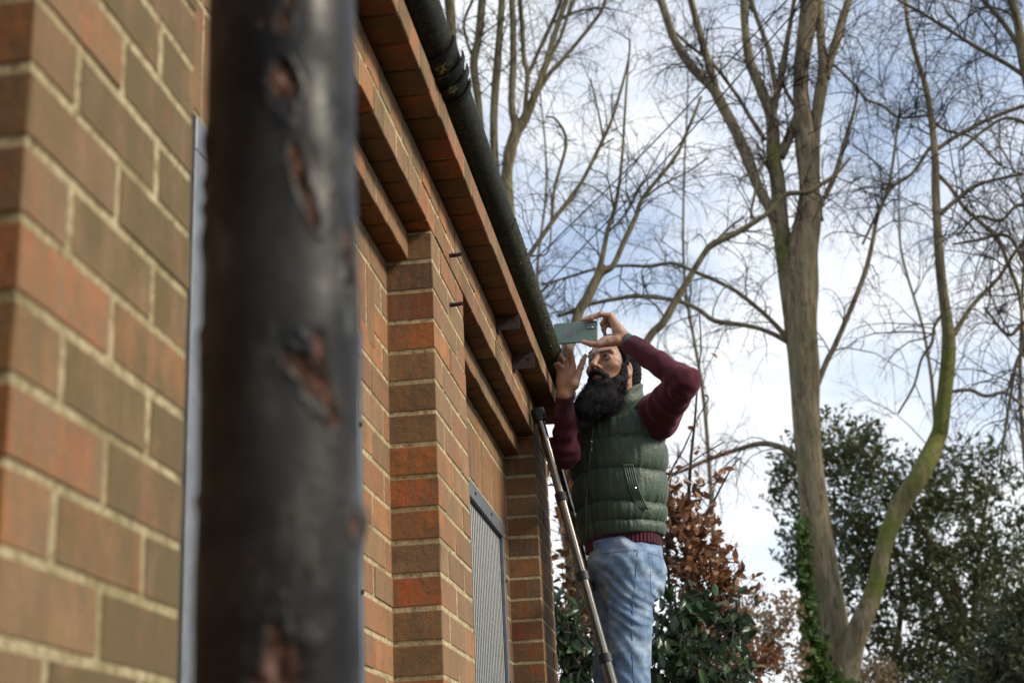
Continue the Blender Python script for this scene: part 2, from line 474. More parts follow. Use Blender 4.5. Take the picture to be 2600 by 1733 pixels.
# windows: galvanised frame with wire mesh and dark pane behind
GALV = simple('galvanised_steel', (0.20, 0.215, 0.235), 0.5, 0.6, 0.18, 25, 0.1)
WIRE = simple('bright_mesh_wire', (0.26, 0.27, 0.27), 0.5, 0.5, 0.1, 60, 0)
GLASSM = nodes('dusty_glass', 0.18, 0.6); GLASSM.color((0.02, 0.023, 0.026)); GLASSM = GLASSM.mat
for b, (ya, yb) in WIN.items():
    xf = XR + 0.004; g = MB(); fw = 0.052
    z0, z1 = wz0 + 0.004, wz1 - 0.003
    g.cbox((xf - 0.012, ya, z1 - fw), (xf, yb, z1), 0.001); g.cbox((xf - 0.012, ya, z0), (xf, yb, z0 + fw), 0.001)
    g.cbox((xf - 0.013, ya, z0 + fw), (xf - 0.001, ya + fw, z1 - fw), 0.001); g.cbox((xf - 0.013, yb - fw * 0.8, z0 + fw), (xf - 0.001, yb, z1 - fw), 0.001)
    fr = g.build('window', GALV, bld)
    s = MB()
    for yy in np.arange(ya + 0.18, yb, 0.34): s.tube([(xf, yy, z1 - 0.026), (xf + 0.004, yy, z1 - 0.026)], 0.005, 8)
    for zz in np.arange(z0 + 0.3, z1 - .1, 0.35): s.tube([(xf, yb - .02, zz), (xf + 0.004, yb - .02, zz)], 0.005, 8)
    if b == 1: tag(MB().box((XR + .001, 1.838, z0), (XR + .003, ya - .001, z1)).build('black_strip', simple('flat_black', (.006, .006, .006), .8), fr))  # thin black strip along the left edge of the near window frame
    s.build('screw', simple('rusty_screw', (0.03, 0.022, 0.018), 0.7), fr)
    w = MB()
    for yy in np.arange(ya + fw, yb - fw * .8, 0.036): w.tube([(xf - 0.016, yy, z0 + fw - .01), (xf - 0.016, yy, z1 - fw + .01)], 0.0024, 4, cap=False)
    for zz in np.arange(z0 + fw, z1 - fw, 0.0225): w.tube([(xf - 0.0185, ya + fw - .01, zz), (xf - 0.0185, yb - fw * .8 + .01, zz)], 0.0019, 4, cap=False)
    tag(w.build('wire_mesh', WIRE, fr), kind='stuff')
    MB().box((xf - 0.045, ya, z0), (xf - 0.04, yb, z1)).build('pane', GLASSM, fr)

# roof edge, out of sight from below
ROOF = simple('slate', (0.09, 0.09, 0.1), 0.6, 0, 0.3, 12, 0.4)
g = MB()
zr = zc(-3)
g.add([(-0.50, YB0, zr + 0.05), (-0.50, YB1 + .04, zr + 0.05), (-4.6, YB1 + .04, zr + 0.75), (-4.6, YB0, zr + 0.75),
       (-0.50, YB0, zr + 0.085), (-0.50, YB1 + .04, zr + 0.085), (-4.6, YB1 + .04, zr + 0.785), (-4.6, YB0, zr + 0.785)],
      [(0,3,2,1),(4,5,6,7),(0,1,5,4),(1,2,6,5),(2,3,7,6),(3,0,4,7)])
g.build('roof', ROOF, bld)

# rusty angle brackets under the eaves, steel pins in the middle pier
RUSTY = nodes('pitted_rust', 0.85, 0.3); p_ = RUSTY.pos()
RUSTY.color(RUSTY.ramp(RUSTY.noise(p_, 220, 5, 0.8), [(0.35, (0.012, 0.009, 0.008)), (0.55, (0.05, 0.036, 0.032)), (0.74, (0.16, 0.125, 0.11))])); RUSTY.bump(RUSTY.noise(p_, 250, 5, 0.8), 0.8, 0.004); RUSTY = RUSTY.mat
DARK = simple('hole_dark', (0.01, 0.009, 0.008), 0.9)
def bracket(y, zt, lab):
    o = empty('metal_bracket', (XP, y, zt), lab, 'bracket', 'rusty steel tabs under the eaves')
    z0, z1 = zt - 0.055, zt
    hx, hz, hr = XP + 0.054, (z0 + z1) / 2 + 0.002, 0.0075
    # plate with a real hole
    outer = []; x0, x1 = XP - 0.004, XP + 0.076
    angs = sorted([2 * math.pi * k / 16 + .03 for k in range(16)] + [math.atan2(zz_ - hz, xx_ - hx) % (2 * math.pi) for xx_ in (x0, x1) for zz_ in (z0, z1)]); n = len(angs)
    for a in angs:
        dx, dz = math.cos(a), math.sin(a)
        t = min(((x1 if dx > 0 else x0) - hx) / dx if abs(dx) > 1e-6 else 9, ((z1 if dz > 0 else z0) - hz) / dz if abs(dz) > 1e-6 else 9)
        outer.append((hx + dx * t, hz + dz * t))
    inner = [(hx + hr * math.cos(a), hz + hr * math.sin(a)) for a in angs]
    v = []; th = 0.006
    for yy in (y, y + th):
        v += [(a, yy, b_) for a, b_ in outer] + [(a, yy, b_) for a, b_ in inner]
    # snap the corners
    f = []
    for k in range(n):
        k2 = (k + 1) % n
        f += [(k, k2, n+k2, n+k), (2*n+k2, 2*n+k, 3*n+k, 3*n+k2), (k2, k, 2*n+k, 2*n+k2), (n+k, n+k2, 3*n+k2, 3*n+k)]
    g = MB(); g.add(v, f); g.build('plate', RUSTY, o)
    MB().cbox((XP + 0.001, y + th, z0), (XP + 0.006, y + th + 0.04, z1), 0.001).build('flange', RUSTY, o)
bracket(4.30, zc(-2) + 0.012, 'rusty pitted steel tab with one hole under the eaves, nearer the camera')
bracket(4.68, zc(-2) - 0.002, 'rusty pitted steel tab with one hole under the eaves, nearer the ladder')
for i, (px, py) in enumerate(((1140, 649), (1142, 774))):
    d = at(px, py, 1.0) - np.array((0, 0, EYE)); s = XP / d[0]; P = d * s + np.array((0, 0, EYE))
    o = MB().tube([P - (0.02, 0, 0), P + (0.018, 0, 0), P + (0.034, 0.0, 0.002)], [0.0055, 0.0055, 0.005], 10).build('steel_pin', RUSTY, None, loc=tuple(P))
    tag(o, ('rusty steel pin in the middle pier, just under the eaves', 'rusty steel pin in the middle pier, the lower one')[i], 'pin', 'rusty pins sticking out of the middle pier')

# ------------------------------------------------------------------ gutter
def gutter():
    gx, gz, r = -0.498, 1.645 + EYE, 0.054
    o = empty('gutter', (gx, 2.4, gz), 'black half round gutter along the brick eaves, speckled with lichen', 'gutter')
    n = 40; th = np.linspace(math.pi, 2 * math.pi, n)
    def run(y0, y1, ra, name, tint=None, m=60, mossy=0.0):
        ys = np.linspace(y0, y1, m); g = MB(); t = 0.003
        V = []
        for rr in (ra, ra - t):
            P = np.stack([np.broadcast_to(gx + rr * np.cos(th)[None], (m, n)), np.broadcast_to(ys[:, None], (m, n)), np.broadcast_to(gz + rr * np.sin(th)[None], (m, n))], -1)
            V.append(P)
        V = np.stack(V)
        if mossy:
            nn = vnoise(V[0] * 90, 3) * 0.5 + vnoise(V[0] * 35, 4) * 0.5
            V[0, ..., 0] += np.cos(th)[None] * nn.clip(0, 1) * mossy; V[0, ..., 2] += np.sin(th)[None] * nn.clip(0, 1) * mossy
        a = np.zeros((2, m, n)) if tint is None else tint(V)
        c = np.ones((2, m, n, 4)); c[..., 3] = a
        i = np.arange(m-1)[:, None] * n; j = np.arange(n-1)[None]
        F1 = np.stack([i+j, i+j+1, i+n+j+1, i+n+j], -1).reshape(-1, 4)
        F = np.concatenate([F1[:, ::-1], F1 + m*n])
        e = m*n
        rim = []
        for q in (0, n-1):
            ii = np.arange(m-1)*n + q; rim.append(np.stack([ii, ii+n, ii+n+e, ii+e], -1))
        ends = []
        for q in (0, (m-1)*n):
            jj = np.arange(n-1) + q; ends.append(np.stack([jj, jj+1, jj+1+e, jj+e], -1))
        g.add(V.reshape(-1, 3), np.concatenate([F] + rim + ends), c.reshape(-1, 4))
        return g.build(name, GUTM, o, smooth=True)
    def lich(V):
        y = V[..., 1]; x = V[..., 0]
        return np.exp(-((y - 2.78) / 0.05) ** 2) * (x > gx + 0.0) * 0.9
    run(-0.95, 3.86, r, 'channel', lambda V: 0.05 * np.ones(V.shape[:3]), 160, 0.0006)
    run(3.84, 5.70, r + 0.0022, 'channel', lambda V: 0.10 * np.ones(V.shape[:3]), 160, 0.0016)
    # union: two raised bands and the sleeve between them
    def lich2(V):
        y = V[..., 1]; x = V[..., 0]
        return (np.exp(-((y - 2.85) / 0.018) ** 2 - ((x - gx - .022) / .014) ** 2) + 0.8 * np.exp(-((y - 2.94) / 0.014) ** 2 - ((x - gx - .03) / .009) ** 2)) * 1.1
    u = run(2.80, 3.02, r + 0.0035, 'union', lich2, 30)
    for ya, yb, e in ((2.80, 2.815, 0.007), (2.87, 2.90, 0.0135), (2.905, 2.92, 0.009), (2.93, 2.96, 0.0135), (3.0, 3.02, 0.009)): run(ya, yb, r + e, 'union_band', lich2, 6)
    # moss tufts on the rough far section
    MOSS = simple('moss', (0.10, 0.13, 0.02), 0.95, 0, 0.5, 120, 0.6)
    g = MB()
    for k in range(700):
        y = RNG.uniform(3.85, 5.6); a = RNG.uniform(math.pi * 1.72, math.pi * 2.02); rr = r + 0.002
        P = np.array((gx + rr * math.cos(a), y, gz + rr * math.sin(a))); d = np.array((math.cos(a), RNG.normal(0, .5), math.sin(a) + RNG.normal(0, .5)))
        if RNG.random() > 0.55 + 0.45 * vnoise(np.array((y * 6, 1.0, 2.0)), 8): continue
        L = RNG.uniform(0.002, 0.007); s = RNG.normal(0, 0.0016, 3)
        g.add([P + s, P - s, P + d * L], [(0, 1, 2)])
    tag(g.build('moss', MOSS, o), kind='stuff')
    # dead leaf stalk caught on the lip, leaf in the gutter
    BL = simple('dead_leaf', (0.07, 0.035, 0.018), 0.8)
    P = at(1149, 88, 2.2)
    x = MB().tube(spline([(-0.446, 2.05, 1.655+EYE), (-0.436, 2.05, 1.672+EYE), (-0.428, 2.055, 1.678+EYE), (-0.424, 2.06, 1.688+EYE)], 10), 0.0006, 5).build('leaf_stalk', BL, None, loc=(-0.446, 2.05, 1.655+EYE))
    tag(x, 'thin curled dead stalk on the gutter lip above the joint', 'stalk')
gutter()

# ------------------------------------------------------------------ foreground downpipe
def downpipe():
    cx, cy, r = -0.2705, 0.9155, 0.0533
    o = empty('downpipe', (cx, cy, 0), 'thick black cast iron downpipe with flaking paint and rust, close to the camera', 'downpipe')
    zz = np.concatenate([np.linspace(0.12, 1.35, 40, endpoint=False), np.linspace(1.35, 2.35, 620), np.linspace(2.36, 2.92, 30)])
    n = 300; th = np.arange(n) * 2 * math.pi / n
    Z, T = np.meshgrid(zz, th, indexing='ij')
    S = np.stack([np.cos(T) * r, np.sin(T) * r, Z], -1)
    d = 0.0011 * vnoise(S * 18, 1) + 0.0004 * vnoise(S * 60, 2)
    rust = np.zeros_like(Z)
    # flaked patches: photo position, half width, half height, slant
    pts = [(718, 55, .007, .014, 0, .8), (735, 10, .004, .010, 0, .8), (716, 215, .012, .026, .15, 1.0), (728, 190, .006, .011, 0, 1), (757, 420, .008, .020, .25, 1), (780, 500, .007, .026, .35, 1),
           (800, 560, .004, .010, .2, .8), (882, 650, .007, .030, 0, 1), (884, 690, .006, .02, .1, 1), (808, 880, .007, .02, .0, 1), (765, 930, .012, .016, .8, 1), (795, 965, .013, .026, .45, 1), (828, 1000, .010, .034, .35, 1), (845, 1060, .005, .012, 0, .8), (838, 1050, .004, .02, 0, .7),
           (900, 1330, .010, .011, 0, 1), (545, 1060, .005, .006, 0, .7), (665, 60, .003, .003, 0, .9), (570, 55, .002, .002, 0, .6), (560, 260, .002, .005, 0, .5), (700, 1640, .010, .030, 0, 1), (705, 1710, .022, .036, 0, 1), (690, 1740, .016, .02, 0, 1)] + [(float(RNG.uniform(560, 890)), float(RNG.uniform(0, 1733)), float(RNG.uniform(.001, .0028)), float(RNG.uniform(.0015, .007)), float(RNG.normal(0, .3)), float(RNG.uniform(.5, 1))) for _ in range(26)]
    C = np.array((cx, cy, 0.0))
    for px, py, hw, hh, sl, am in pts:
        dd = at(px, py, 1.0) - np.array((0, 0, EYE)); E0 = np.array((0, 0, EYE))
        a = dd[0]**2 + dd[1]**2; b = -2 * (dd[0]*cx + dd[1]*cy); c = cx*cx + cy*cy - r*r
        disc = b*b - 4*a*c; t = (-b - math.sqrt(max(disc, 0))) / (2*a)
        P = E0 + dd * t; th0 = math.atan2(P[1]-cy, P[0]-cx); z0 = P[2]
        u = ((T - th0 + math.pi) % (2*math.pi) - math.pi) * r; w = Z - z0
        # u grows to the left/right; slant the patch
        q = 1.22 * np.sqrt(((u - sl * (-w)) / hw) ** 2 + (w / hh) ** 2) + 0.30 * vnoise(S * 110, 7) + 0.22 * vnoise(S * 280, 9)
        mk = np.clip((0.80 - q) * 6, 0, 1) * am
        rust = np.maximum(rust, mk)
        d -= 0.0014 * np.clip((0.80 - q) * 8, 0, 1) * am
        d += 0.0014 * np.exp(-((q - 1.22) / 0.16) ** 2) * am * (0.6 + 0.6 * vnoise(S * 90, 5))
    # blistered left edge and the torn lip on the right edge
    P = at(505, 700, 0.9)
    def edge(px, py, hw, hh, am):
        nonlocal d
        dd = at(px, py, 1.0); ang = math.atan2(-dd[0] * 0 + 0, 1)
        side = -1 if px < 707 else 1
        base = math.atan2(-cy, -cx)        # towards the camera
        th0 = base + side * (math.pi/2 - 0.05) * 1.0
        z0 = at(px, py, cy)[2]
        u = ((T - th0 + math.pi) % (2*math.pi) - math.pi) * r; w = Z - z0
        d = d + am * np.exp(-(u/hw)**2 - (w/hh)**2)
    for py, hh in ((395, .010), (500, .005), (560, .004), (640, .010), (875, .006), (935, .018), (1290, .004)): edge(500, py, .02, hh, .0018)
    edge(925, 1310, .012, .010, .0038); edge(925, 1345, .012, .02, .0022); edge(925, 860, .02, .03, .0012)
    Rr = r + d
    V = np.stack([cx + Rr * np.cos(T), cy + Rr * np.sin(T), Z], -1)
    m_ = len(zz); i = np.arange(m_-1)[:, None] * n; j = np.arange(n)[None]; j2 = (j+1) % n
    F = np.stack([i+j, i+j2, i+n+j2, i+n+j], -1).reshape(-1, 4)
    col = np.ones((m_, n, 4)); col[..., 3] = rust
    g = MB(); g.add(V.reshape(-1, 3), F, col.reshape(-1, 4)); g.build('pipe', PIPEM, o, smooth=True)
    z = (1, 1, 1, 0)
    g = MB(); g.tube(spline([(cx, cy, 2.88), (cx, cy, 2.95), (-0.33, cy, 3.0), (-0.44, cy, 3.03), (-0.498, cy, 3.06), (-0.498, cy, 3.10)], 30), r * 1.04, 40, z); g.build('swan_neck', PIPEM, o, smooth=True)
    g = MB(); g.tube([(cx, cy, 2.82), (cx, cy, 2.92)], r * 1.18, 48, z); g.build('collar', PIPEM, o, smooth=False)
    g = MB(); g.tube(spline([(cx, cy, 0.14), (cx, cy, 0.09), (cx + .04, cy, 0.05), (cx + .11, cy, 0.035)], 12), r * 1.03, 32, z); g.build('shoe', PIPEM, o, smooth=True)
    for zb in (0.62,):
        g = MB(); g.tube([(cx, cy, zb), (cx, cy, zb + 0.05)], r * 1.12, 48, z); g.cbox((XR, cy - .015, zb + .01), (cx - r, cy + .015, zb + .04), .002, 0, z); g.build('wall_bracket', PIPEM, o)
downpipe()
#@@BEGIN PERSON
# ------------------------------------------------------------------ implicit surfaces for the figure
def sn(f, lo, hi, h):
    """surface nets of the field f over a box; returns vertices, quads"""
    lo = np.array(lo, float); hi = np.array(hi, float); n = np.ceil((hi - lo) / h).astype(int) + 1
    ax = [lo[i] + np.arange(n[i]) * h for i in range(3)]
    X, Y, Z = np.meshgrid(*ax, indexing='ij')
    V = f(np.stack([X, Y, Z], -1).astype(np.float32)).astype(np.float32)
    ins = V < 0
    cc = [(a, b, c) for a in (0, 1) for b in (0, 1) for c in (0, 1)]
    def sub(A, a, b, c): return A[a:A.shape[0]-1+a, b:A.shape[1]-1+b, c:A.shape[2]-1+c]
    cnt = sum(sub(ins, *c).astype(np.int8) for c in cc)
    act = (cnt > 0) & (cnt < 8); idx = np.argwhere(act)
    vid = -np.ones(act.shape, np.int64); vid[act] = np.arange(len(idx))
    acc = np.zeros((len(idx), 3)); num = np.zeros(len(idx))
    i, j, k = idx.T
    for a in cc:
        for d in range(3):
            if a[d]: continue
            b = list(a); b[d] = 1
            va = V[i+a[0], j+a[1], k+a[2]]; vb = V[i+b[0], j+b[1], k+b[2]]
            cr_ = (va < 0) != (vb < 0); t = np.where(cr_, va / np.where(cr_, va - vb, 1), 0)
            p = np.stack([np.full(len(i), a[0], float), np.full(len(i), a[1], float), np.full(len(i), a[2], float)], 1); p[:, d] += t
            acc[cr_] += p[cr_]; num += cr_
    P = lo + (idx + acc / num[:, None]) * h
    Q = []
    for d in range(3):
        o1, o2 = (d+1) % 3, (d+2) % 3
        s0 = [slice(None)]*3; s1 = [slice(None)]*3; s0[d] = slice(0, -1); s1[d] = slice(1, None)
        A = ins[tuple(s0)]; B = ins[tuple(s1)]
        e = np.argwhere(A != B)
        e = e[(e[:, o1] > 0) & (e[:, o2] > 0) & (e[:, o1] < n[o1]-1) & (e[:, o2] < n[o2]-1)]
        q = []
        for u, w in ((1,1),(0,1),(0,0),(1,0)):
            c = e.copy(); c[:, o1] -= u; c[:, o2] -= w; q.append(vid[c[:, 0], c[:, 1], c[:, 2]])
        q = np.stack(q, 1); fl = A[e[:, 0], e[:, 1], e[:, 2]]
        q[~fl] = q[~fl][:, ::-1]; Q.append(q)
    Q = np.concatenate(Q); Q = Q[(Q >= 0).all(1)]
    return P, Q
def smin(a, b, k):
    h = np.clip(0.5 + 0.5 * (b - a) / k, 0, 1); return b + (a - b) * h - k * h * (1 - h)
def smax(a, b, k): return -smin(-a, -b, k)
def cap_(P, a, b, ra, rb):
    a = np.array(a, np.float32); b = np.array(b, np.float32); d = b - a
    t = np.clip(((P - a) @ d) / (d @ d), 0, 1); return np.linalg.norm(P - a - t[..., None] * d, axis=-1) - (ra + (rb - ra) * t)
def ell(P, c, r, M=None):
    q = P - np.array(c, np.float32)
    if M is not None: q = q @ np.array(M, np.float32).T
    r = np.array(r, np.float32); k0 = np.linalg.norm(q / r, axis=-1); k1 = np.linalg.norm(q / (r*r), axis=-1) + 1e-6
    return k0 * (k0 - 1) / k1
def chain(P, pts, k=0.01):
    """pts rows: x,y,z,r"""
    d = None
    for a, b in zip(pts[:-1], pts[1:]):
        c = cap_(P, a[:3], b[:3], a[3], b[3]); d = c if d is None else smin(d, c, k)
    return d
def lerp(u, us, vals): return np.interp(u, us, vals).astype(np.float32)
def frame(th, pitch=0.0):
    """th degrees from facing the camera (-Y) towards -X; rows = left, forward, up"""
    a = R_(th); F = np.array((-math.sin(a), -math.cos(a), 0)); L = np.array((-F[1], F[0], 0)) ; U = np.array((0, 0, 1.0))
    L = np.cross(U, F) * 1.0
    p = R_(pitch); F2 = F * math.cos(p) + U * math.sin(p); U2 = U * math.cos(p) - F * math.sin(p)
    return np.array((L, F2, U2))
def trace(f, px, py, y0=4.6, y1=6.2):
    E0 = np.array((0, 0, EYE)); d = at(px, py, 1.0) - E0; ys = np.linspace(y0, y1, 800)
    P = E0 + d[None] * ys[:, None]; v = f(P.astype(np.float32)); k = np.argmax(v < 0)
    return P[max(k, 1)] if (v < 0).any() else None

def m_skin():
    N = nodes('brown_skin', 0.48, 0.45); t = N.tint(); p = N.pos()
    c = N.mix(N.ramp(N.noise(p, 45, 5, 0.6), [(0.3, 0.0), (0.7, 1.0)]), (0.30, 0.15, 0.088), (0.40, 0.215, 0.13))
    c = N.mix(t.outputs['Alpha'], c, t.outputs['Color']); N.color(c)
    N.bsdf.inputs['Subsurface Weight'].default_value = 0.12; N.bsdf.inputs['Subsurface Radius'].default_value = (0.01, 0.004, 0.002)
    N.bump(N.noise(p, 380, 4, 0.7), 0.25, 0.001); return N.mat
def m_vest():
    N = nodes('dark_green_nylon', 0.5, 0.38); p = N.pos(); t = N.tint()
    c = N.mix(N.ramp(N.noise(p, 14, 4), [(0.3, 0.0), (0.7, 1.0)]), (0.028, 0.053, 0.031), (0.048, 0.082, 0.050))
    c = N.mix(t.outputs['Alpha'], c, t.outputs['Color']); N.color(c)
    N.bsdf.inputs['Sheen Weight'].default_value = 0.15
    h = N.math('ADD', N.noise(N.pos((1, 1, 0.6)), 26, 4, 0.6), N.math('MULTIPLY', N.noise(p, 120, 3), 0.3)); N.bump(h, 0.5, 0.012); return N.mat
def m_knit():
    N = nodes('maroon_knit', 0.9, 0.2); p = N.pos(); t = N.tint()
    c = N.mix(N.ramp(N.noise(p, 30, 5), [(0.3, 0.0), (0.7, 1.0)]), (0.042, 0.008, 0.012), (0.074, 0.015, 0.022)); N.color(c)
    N.bsdf.inputs['Sheen Weight'].default_value = 0.5; N.bsdf.inputs['Sheen Roughness'].default_value = 0.4; N.bsdf.inputs['Sheen Tint'].default_value = (0.6, 0.25, 0.35, 1)
    rib = N.math('MULTIPLY', N.math('SINE', N.math('MULTIPLY', t.outputs['Fac'], 400.0)), t.outputs['Alpha'])
    sx = N.new('ShaderNodeSeparateColor'); N.link(t.outputs['Color'], sx.inputs[0])
    rib = N.math('MULTIPLY', N.math('SINE', N.math('MULTIPLY', sx.outputs[0], 230.0)), sx.outputs[1])
    h = N.math('ADD', N.math('MULTIPLY', rib, 0.8), N.math('MULTIPLY', N.noise(p, 420, 3, 0.7), 0.5)); N.bump(h, 0.9, 0.003); return N.mat
def m_denim():
    N = nodes('light_blue_denim', 0.85, 0.2); p = N.pos(); t = N.tint()
    w = N.noise(N.pos((9, 9, 16)), 1.0, 5, 0.65)
    c = N.ramp(w, [(0.32, (0.075, 0.135, 0.25)), (0.50, (0.155, 0.235, 0.36)), (0.66, (0.36, 0.44, 0.53))])
    c = N.mix(N.ramp(N.noise(N.pos((60, 60, 14)), 1.0, 4), [(0.4, 0.0), (0.7, 0.3)]), c, (0.34, 0.42, 0.52))
    c = N.mix(t.outputs['Alpha'], c, t.outputs['Color']); N.color(c)
    N.bump(N.noise(p, 420, 3, 0.8), 0.4, 0.002); return N.mat

def make_person():
    SK, VE, KN, DE = m_skin(), m_vest(), m_knit(), m_denim()
    HAIR = nodes('black_hair', 0.6, 0.25); q_ = HAIR.noise(HAIR.pos((60, 60, 18)), 4.0, 4, 0.7)
    HAIR.color(HAIR.ramp(q_, [(0.3, (0.004, 0.004, 0.006)), (0.7, (0.024, 0.022, 0.026))])); HAIR.bump(q_, 0.9, 0.008); HAIR = HAIR.mat
    CLOTH = nodes('black_cloth', 0.85, 0.2); CLOTH.color(CLOTH.mix(CLOTH.noise(CLOTH.pos(), 60, 4), (0.004, 0.004, 0.005), (0.012, 0.012, 0.014))); CLOTH.bump(CLOTH.noise(CLOTH.pos((30, 30, 90)), 1, 4), 0.6, 0.01); CLOTH = CLOTH.mat
    METAL = simple('nickel', (0.65, 0.63, 0.6), 0.25, 1.0, 0.1, 50, 0)
    WHITE = simple('eye_white', (0.75, 0.70, 0.66), 0.2, 0, 0.05, 50, 0); IRIS = simple('dark_iris', (0.012, 0.007, 0.005), 0.1, 0, 0.1, 50, 0)
    root = empty('person', tuple(at(1600, 1400, 5.4) * (1, 1, 0) + np.array((0, 0, EYE - 0.02))),
                 'bearded man in green quilted gilet and maroon jumper on the ladder, holding up a phone', 'person')
    # ---- head
    HF = frame(29, 9); eye_mid = at(1519, 909.5, 5.20); SC = 1.04
    HC = eye_mid - HF[1] * 0.088 * SC
    def hl(P): return ((P - HC.astype(np.float32)) @ HF.T.astype(np.float32)) / SC
    def hw(v): return HC + (np.array(v) * SC) @ HF
    def head(P):
        p = hl(P); s = p.copy(); s[..., 0] = np.abs(s[..., 0])
        d = ell(p, (0, -.014, .035), (.074, .098, .092))
        d = smin(d, ell(p, (0, .028, -.045), (.061, .066, .088)), .03)
        d = smin(d, ell(s, (.040, .058, -.028), (.028, .024, .022)), .02)
        d = smin(d, cap_(s, (0, .086, .022), (.045, .074, .024), .012, .010), .012)
        d = smax(d, -ell(s, (.0325, .101, -.002), (.019, .020, .012)), .012)
        d = smin(d, cap_(p, (0, .090, .008), (0, .118, -.036), .0075, .0115), .009)
        d = smin(d, ell(s, (.0125, .104, -.041), (.0085, .012, .008)), .006)
        d = smax(d, -ell(s, (.0065, .112, -.050), (.004, .006, .004)), .003)
        d = smin(d, cap_(s, (0, .097, -.071), (.021, .088, -.074), .0065, .004), .006)
        d = smin(d, cap_(s, (0, .095, -.083), (.017, .088, -.081), .0075, .005), .006)
        d = smax(d, -cap_(s, (0, .106, -.0765), (.022, .096, -.0775), .0016, .0006), .003)
        d = smin(d, ell(p, (0, .066, -.112), (.026, .024, .022)), .02)
        # lids
        lid = np.abs(ell(s, (.0325, .0765, -.001), (.0150, .0150, .0140))) - .0014
        lid = smax(lid, -ell(s, (.0325, .096, -.002), (.0150, .02, .0066)), .002)
        d = smin(d, lid, .003)
        # ears
        e = ell(s, (.074, .000, -.028), (.011, .019, .031)); e = smax(e, -ell(s, (.086, .004, -.026), (.010, .011, .020)), .005)
        d = smin(d, smin(e, ell(s, (.073, .010, -.050), (.008, .009, .011)), .006), .008)
        d = smin(d, cap_(p, (0, -.03, -.06), (0, -.055, -.21), .058, .062), .03)
        return d * SC
    hv, hq = sn(head, HC - (0.15, 0.16, 0.26), HC + (0.15, 0.16, 0.16), 0.0032)
    p = hl(hv.astype(np.float32)); s = p.copy(); s[:, 0] = np.abs(s[:, 0])
    hc = np.zeros((len(hv), 4), np.float32); hc[:, :3] = (0.26, 0.125, 0.075)
    def paint(mask, col):
        m_ = np.clip(mask, 0, 1)[:, None]; a = hc[:, 3:4]
        hc[:, :3] = hc[:, :3] * (1 - m_) + np.array(col) * m_; hc[:, 3:4] = np.maximum(a, m_)
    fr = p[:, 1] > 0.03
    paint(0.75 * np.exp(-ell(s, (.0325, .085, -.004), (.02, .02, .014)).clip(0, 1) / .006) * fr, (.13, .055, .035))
    lip = np.minimum(cap_(s, (0, .099, -.071), (.021, .090, -.074), .006, .003), cap_(s, (0, .097, -.083), (.017, .09, -.081), .007, .004))
    paint((0.002 - lip) / .003, (.13, .048, .038))
    paint((0.6 + 0.4 * vnoise(p * 220, 4)) * np.clip((0.012 - np.abs(s[:, 0] - .066)) / .012, 0, 1) * (p[:, 2] < .01) * (p[:, 1] > -.02) * (p[:, 1] < .07), (.03, .02, .018))
    brow = cap_(s, (.014, .097, .0195), (.050, .083, .0235), .0040, .0022)
    paint((0.0018 + .0012 * vnoise(p * 900, 3) - brow) / .0025, (.010, .007, .006))
    # ---- hands as capsule skeletons; photo position + depth for each joint
    def J_(px, py, Y, r): return (*at(px, py, Y), r)
    HL = 5.06          # left hand (holds the phone)
    lh = dict(
        palm=[[J_(1590, 862, HL, .0235), J_(1570, 838, HL, .021), J_(1549, 801, HL - .008, .0115)],
              [J_(1590, 864, HL + .01, .0235), J_(1572, 846, HL + .016, .021), J_(1556, 808, HL + .014, .0115)],
              [J_(1588, 868, HL + .02, .022), J_(1572, 852, HL + .034, .020), J_(1560, 818, HL + .036, .0115)],
              [J_(1588, 866, HL + .005, .022), J_(1566, 864, HL - .01, .019), J_(1548, 868, HL - .018, .0145)]],
        fing=[[J_(1549, 801, HL - .008, .0112), J_(1524, 797, HL - .02, .0095), J_(1502, 808, HL - .022, .0088), J_(1483, 811.5, HL - .020, .0075)],
              [J_(1556, 808, HL + .014, .011), J_(1530, 798, HL + .012, .0095), J_(1500, 805, HL + .016, .0085), J_(1476, 812, HL + .016, .0072)],
              [J_(1560, 818, HL + .036, .0108), J_(1539, 808, HL + .014, .0098), J_(1529, 822, HL + .018, .0085), J_(1534, 836, HL + .028, .0078)],
              [J_(1562, 830, HL + .044, .0098), J_(1541, 824, HL + .028, .0085), J_(1532, 836, HL + .026, .0075), J_(1536, 848, HL + .034, .0068)],
              [J_(1556, 868, HL - .012, .0155), J_(1522, 874, HL - .018, .0118), J_(1500, 873, HL - .016, .0105), J_(1480, 867.5, HL - .012, .0082)]])
    HR = 5.10
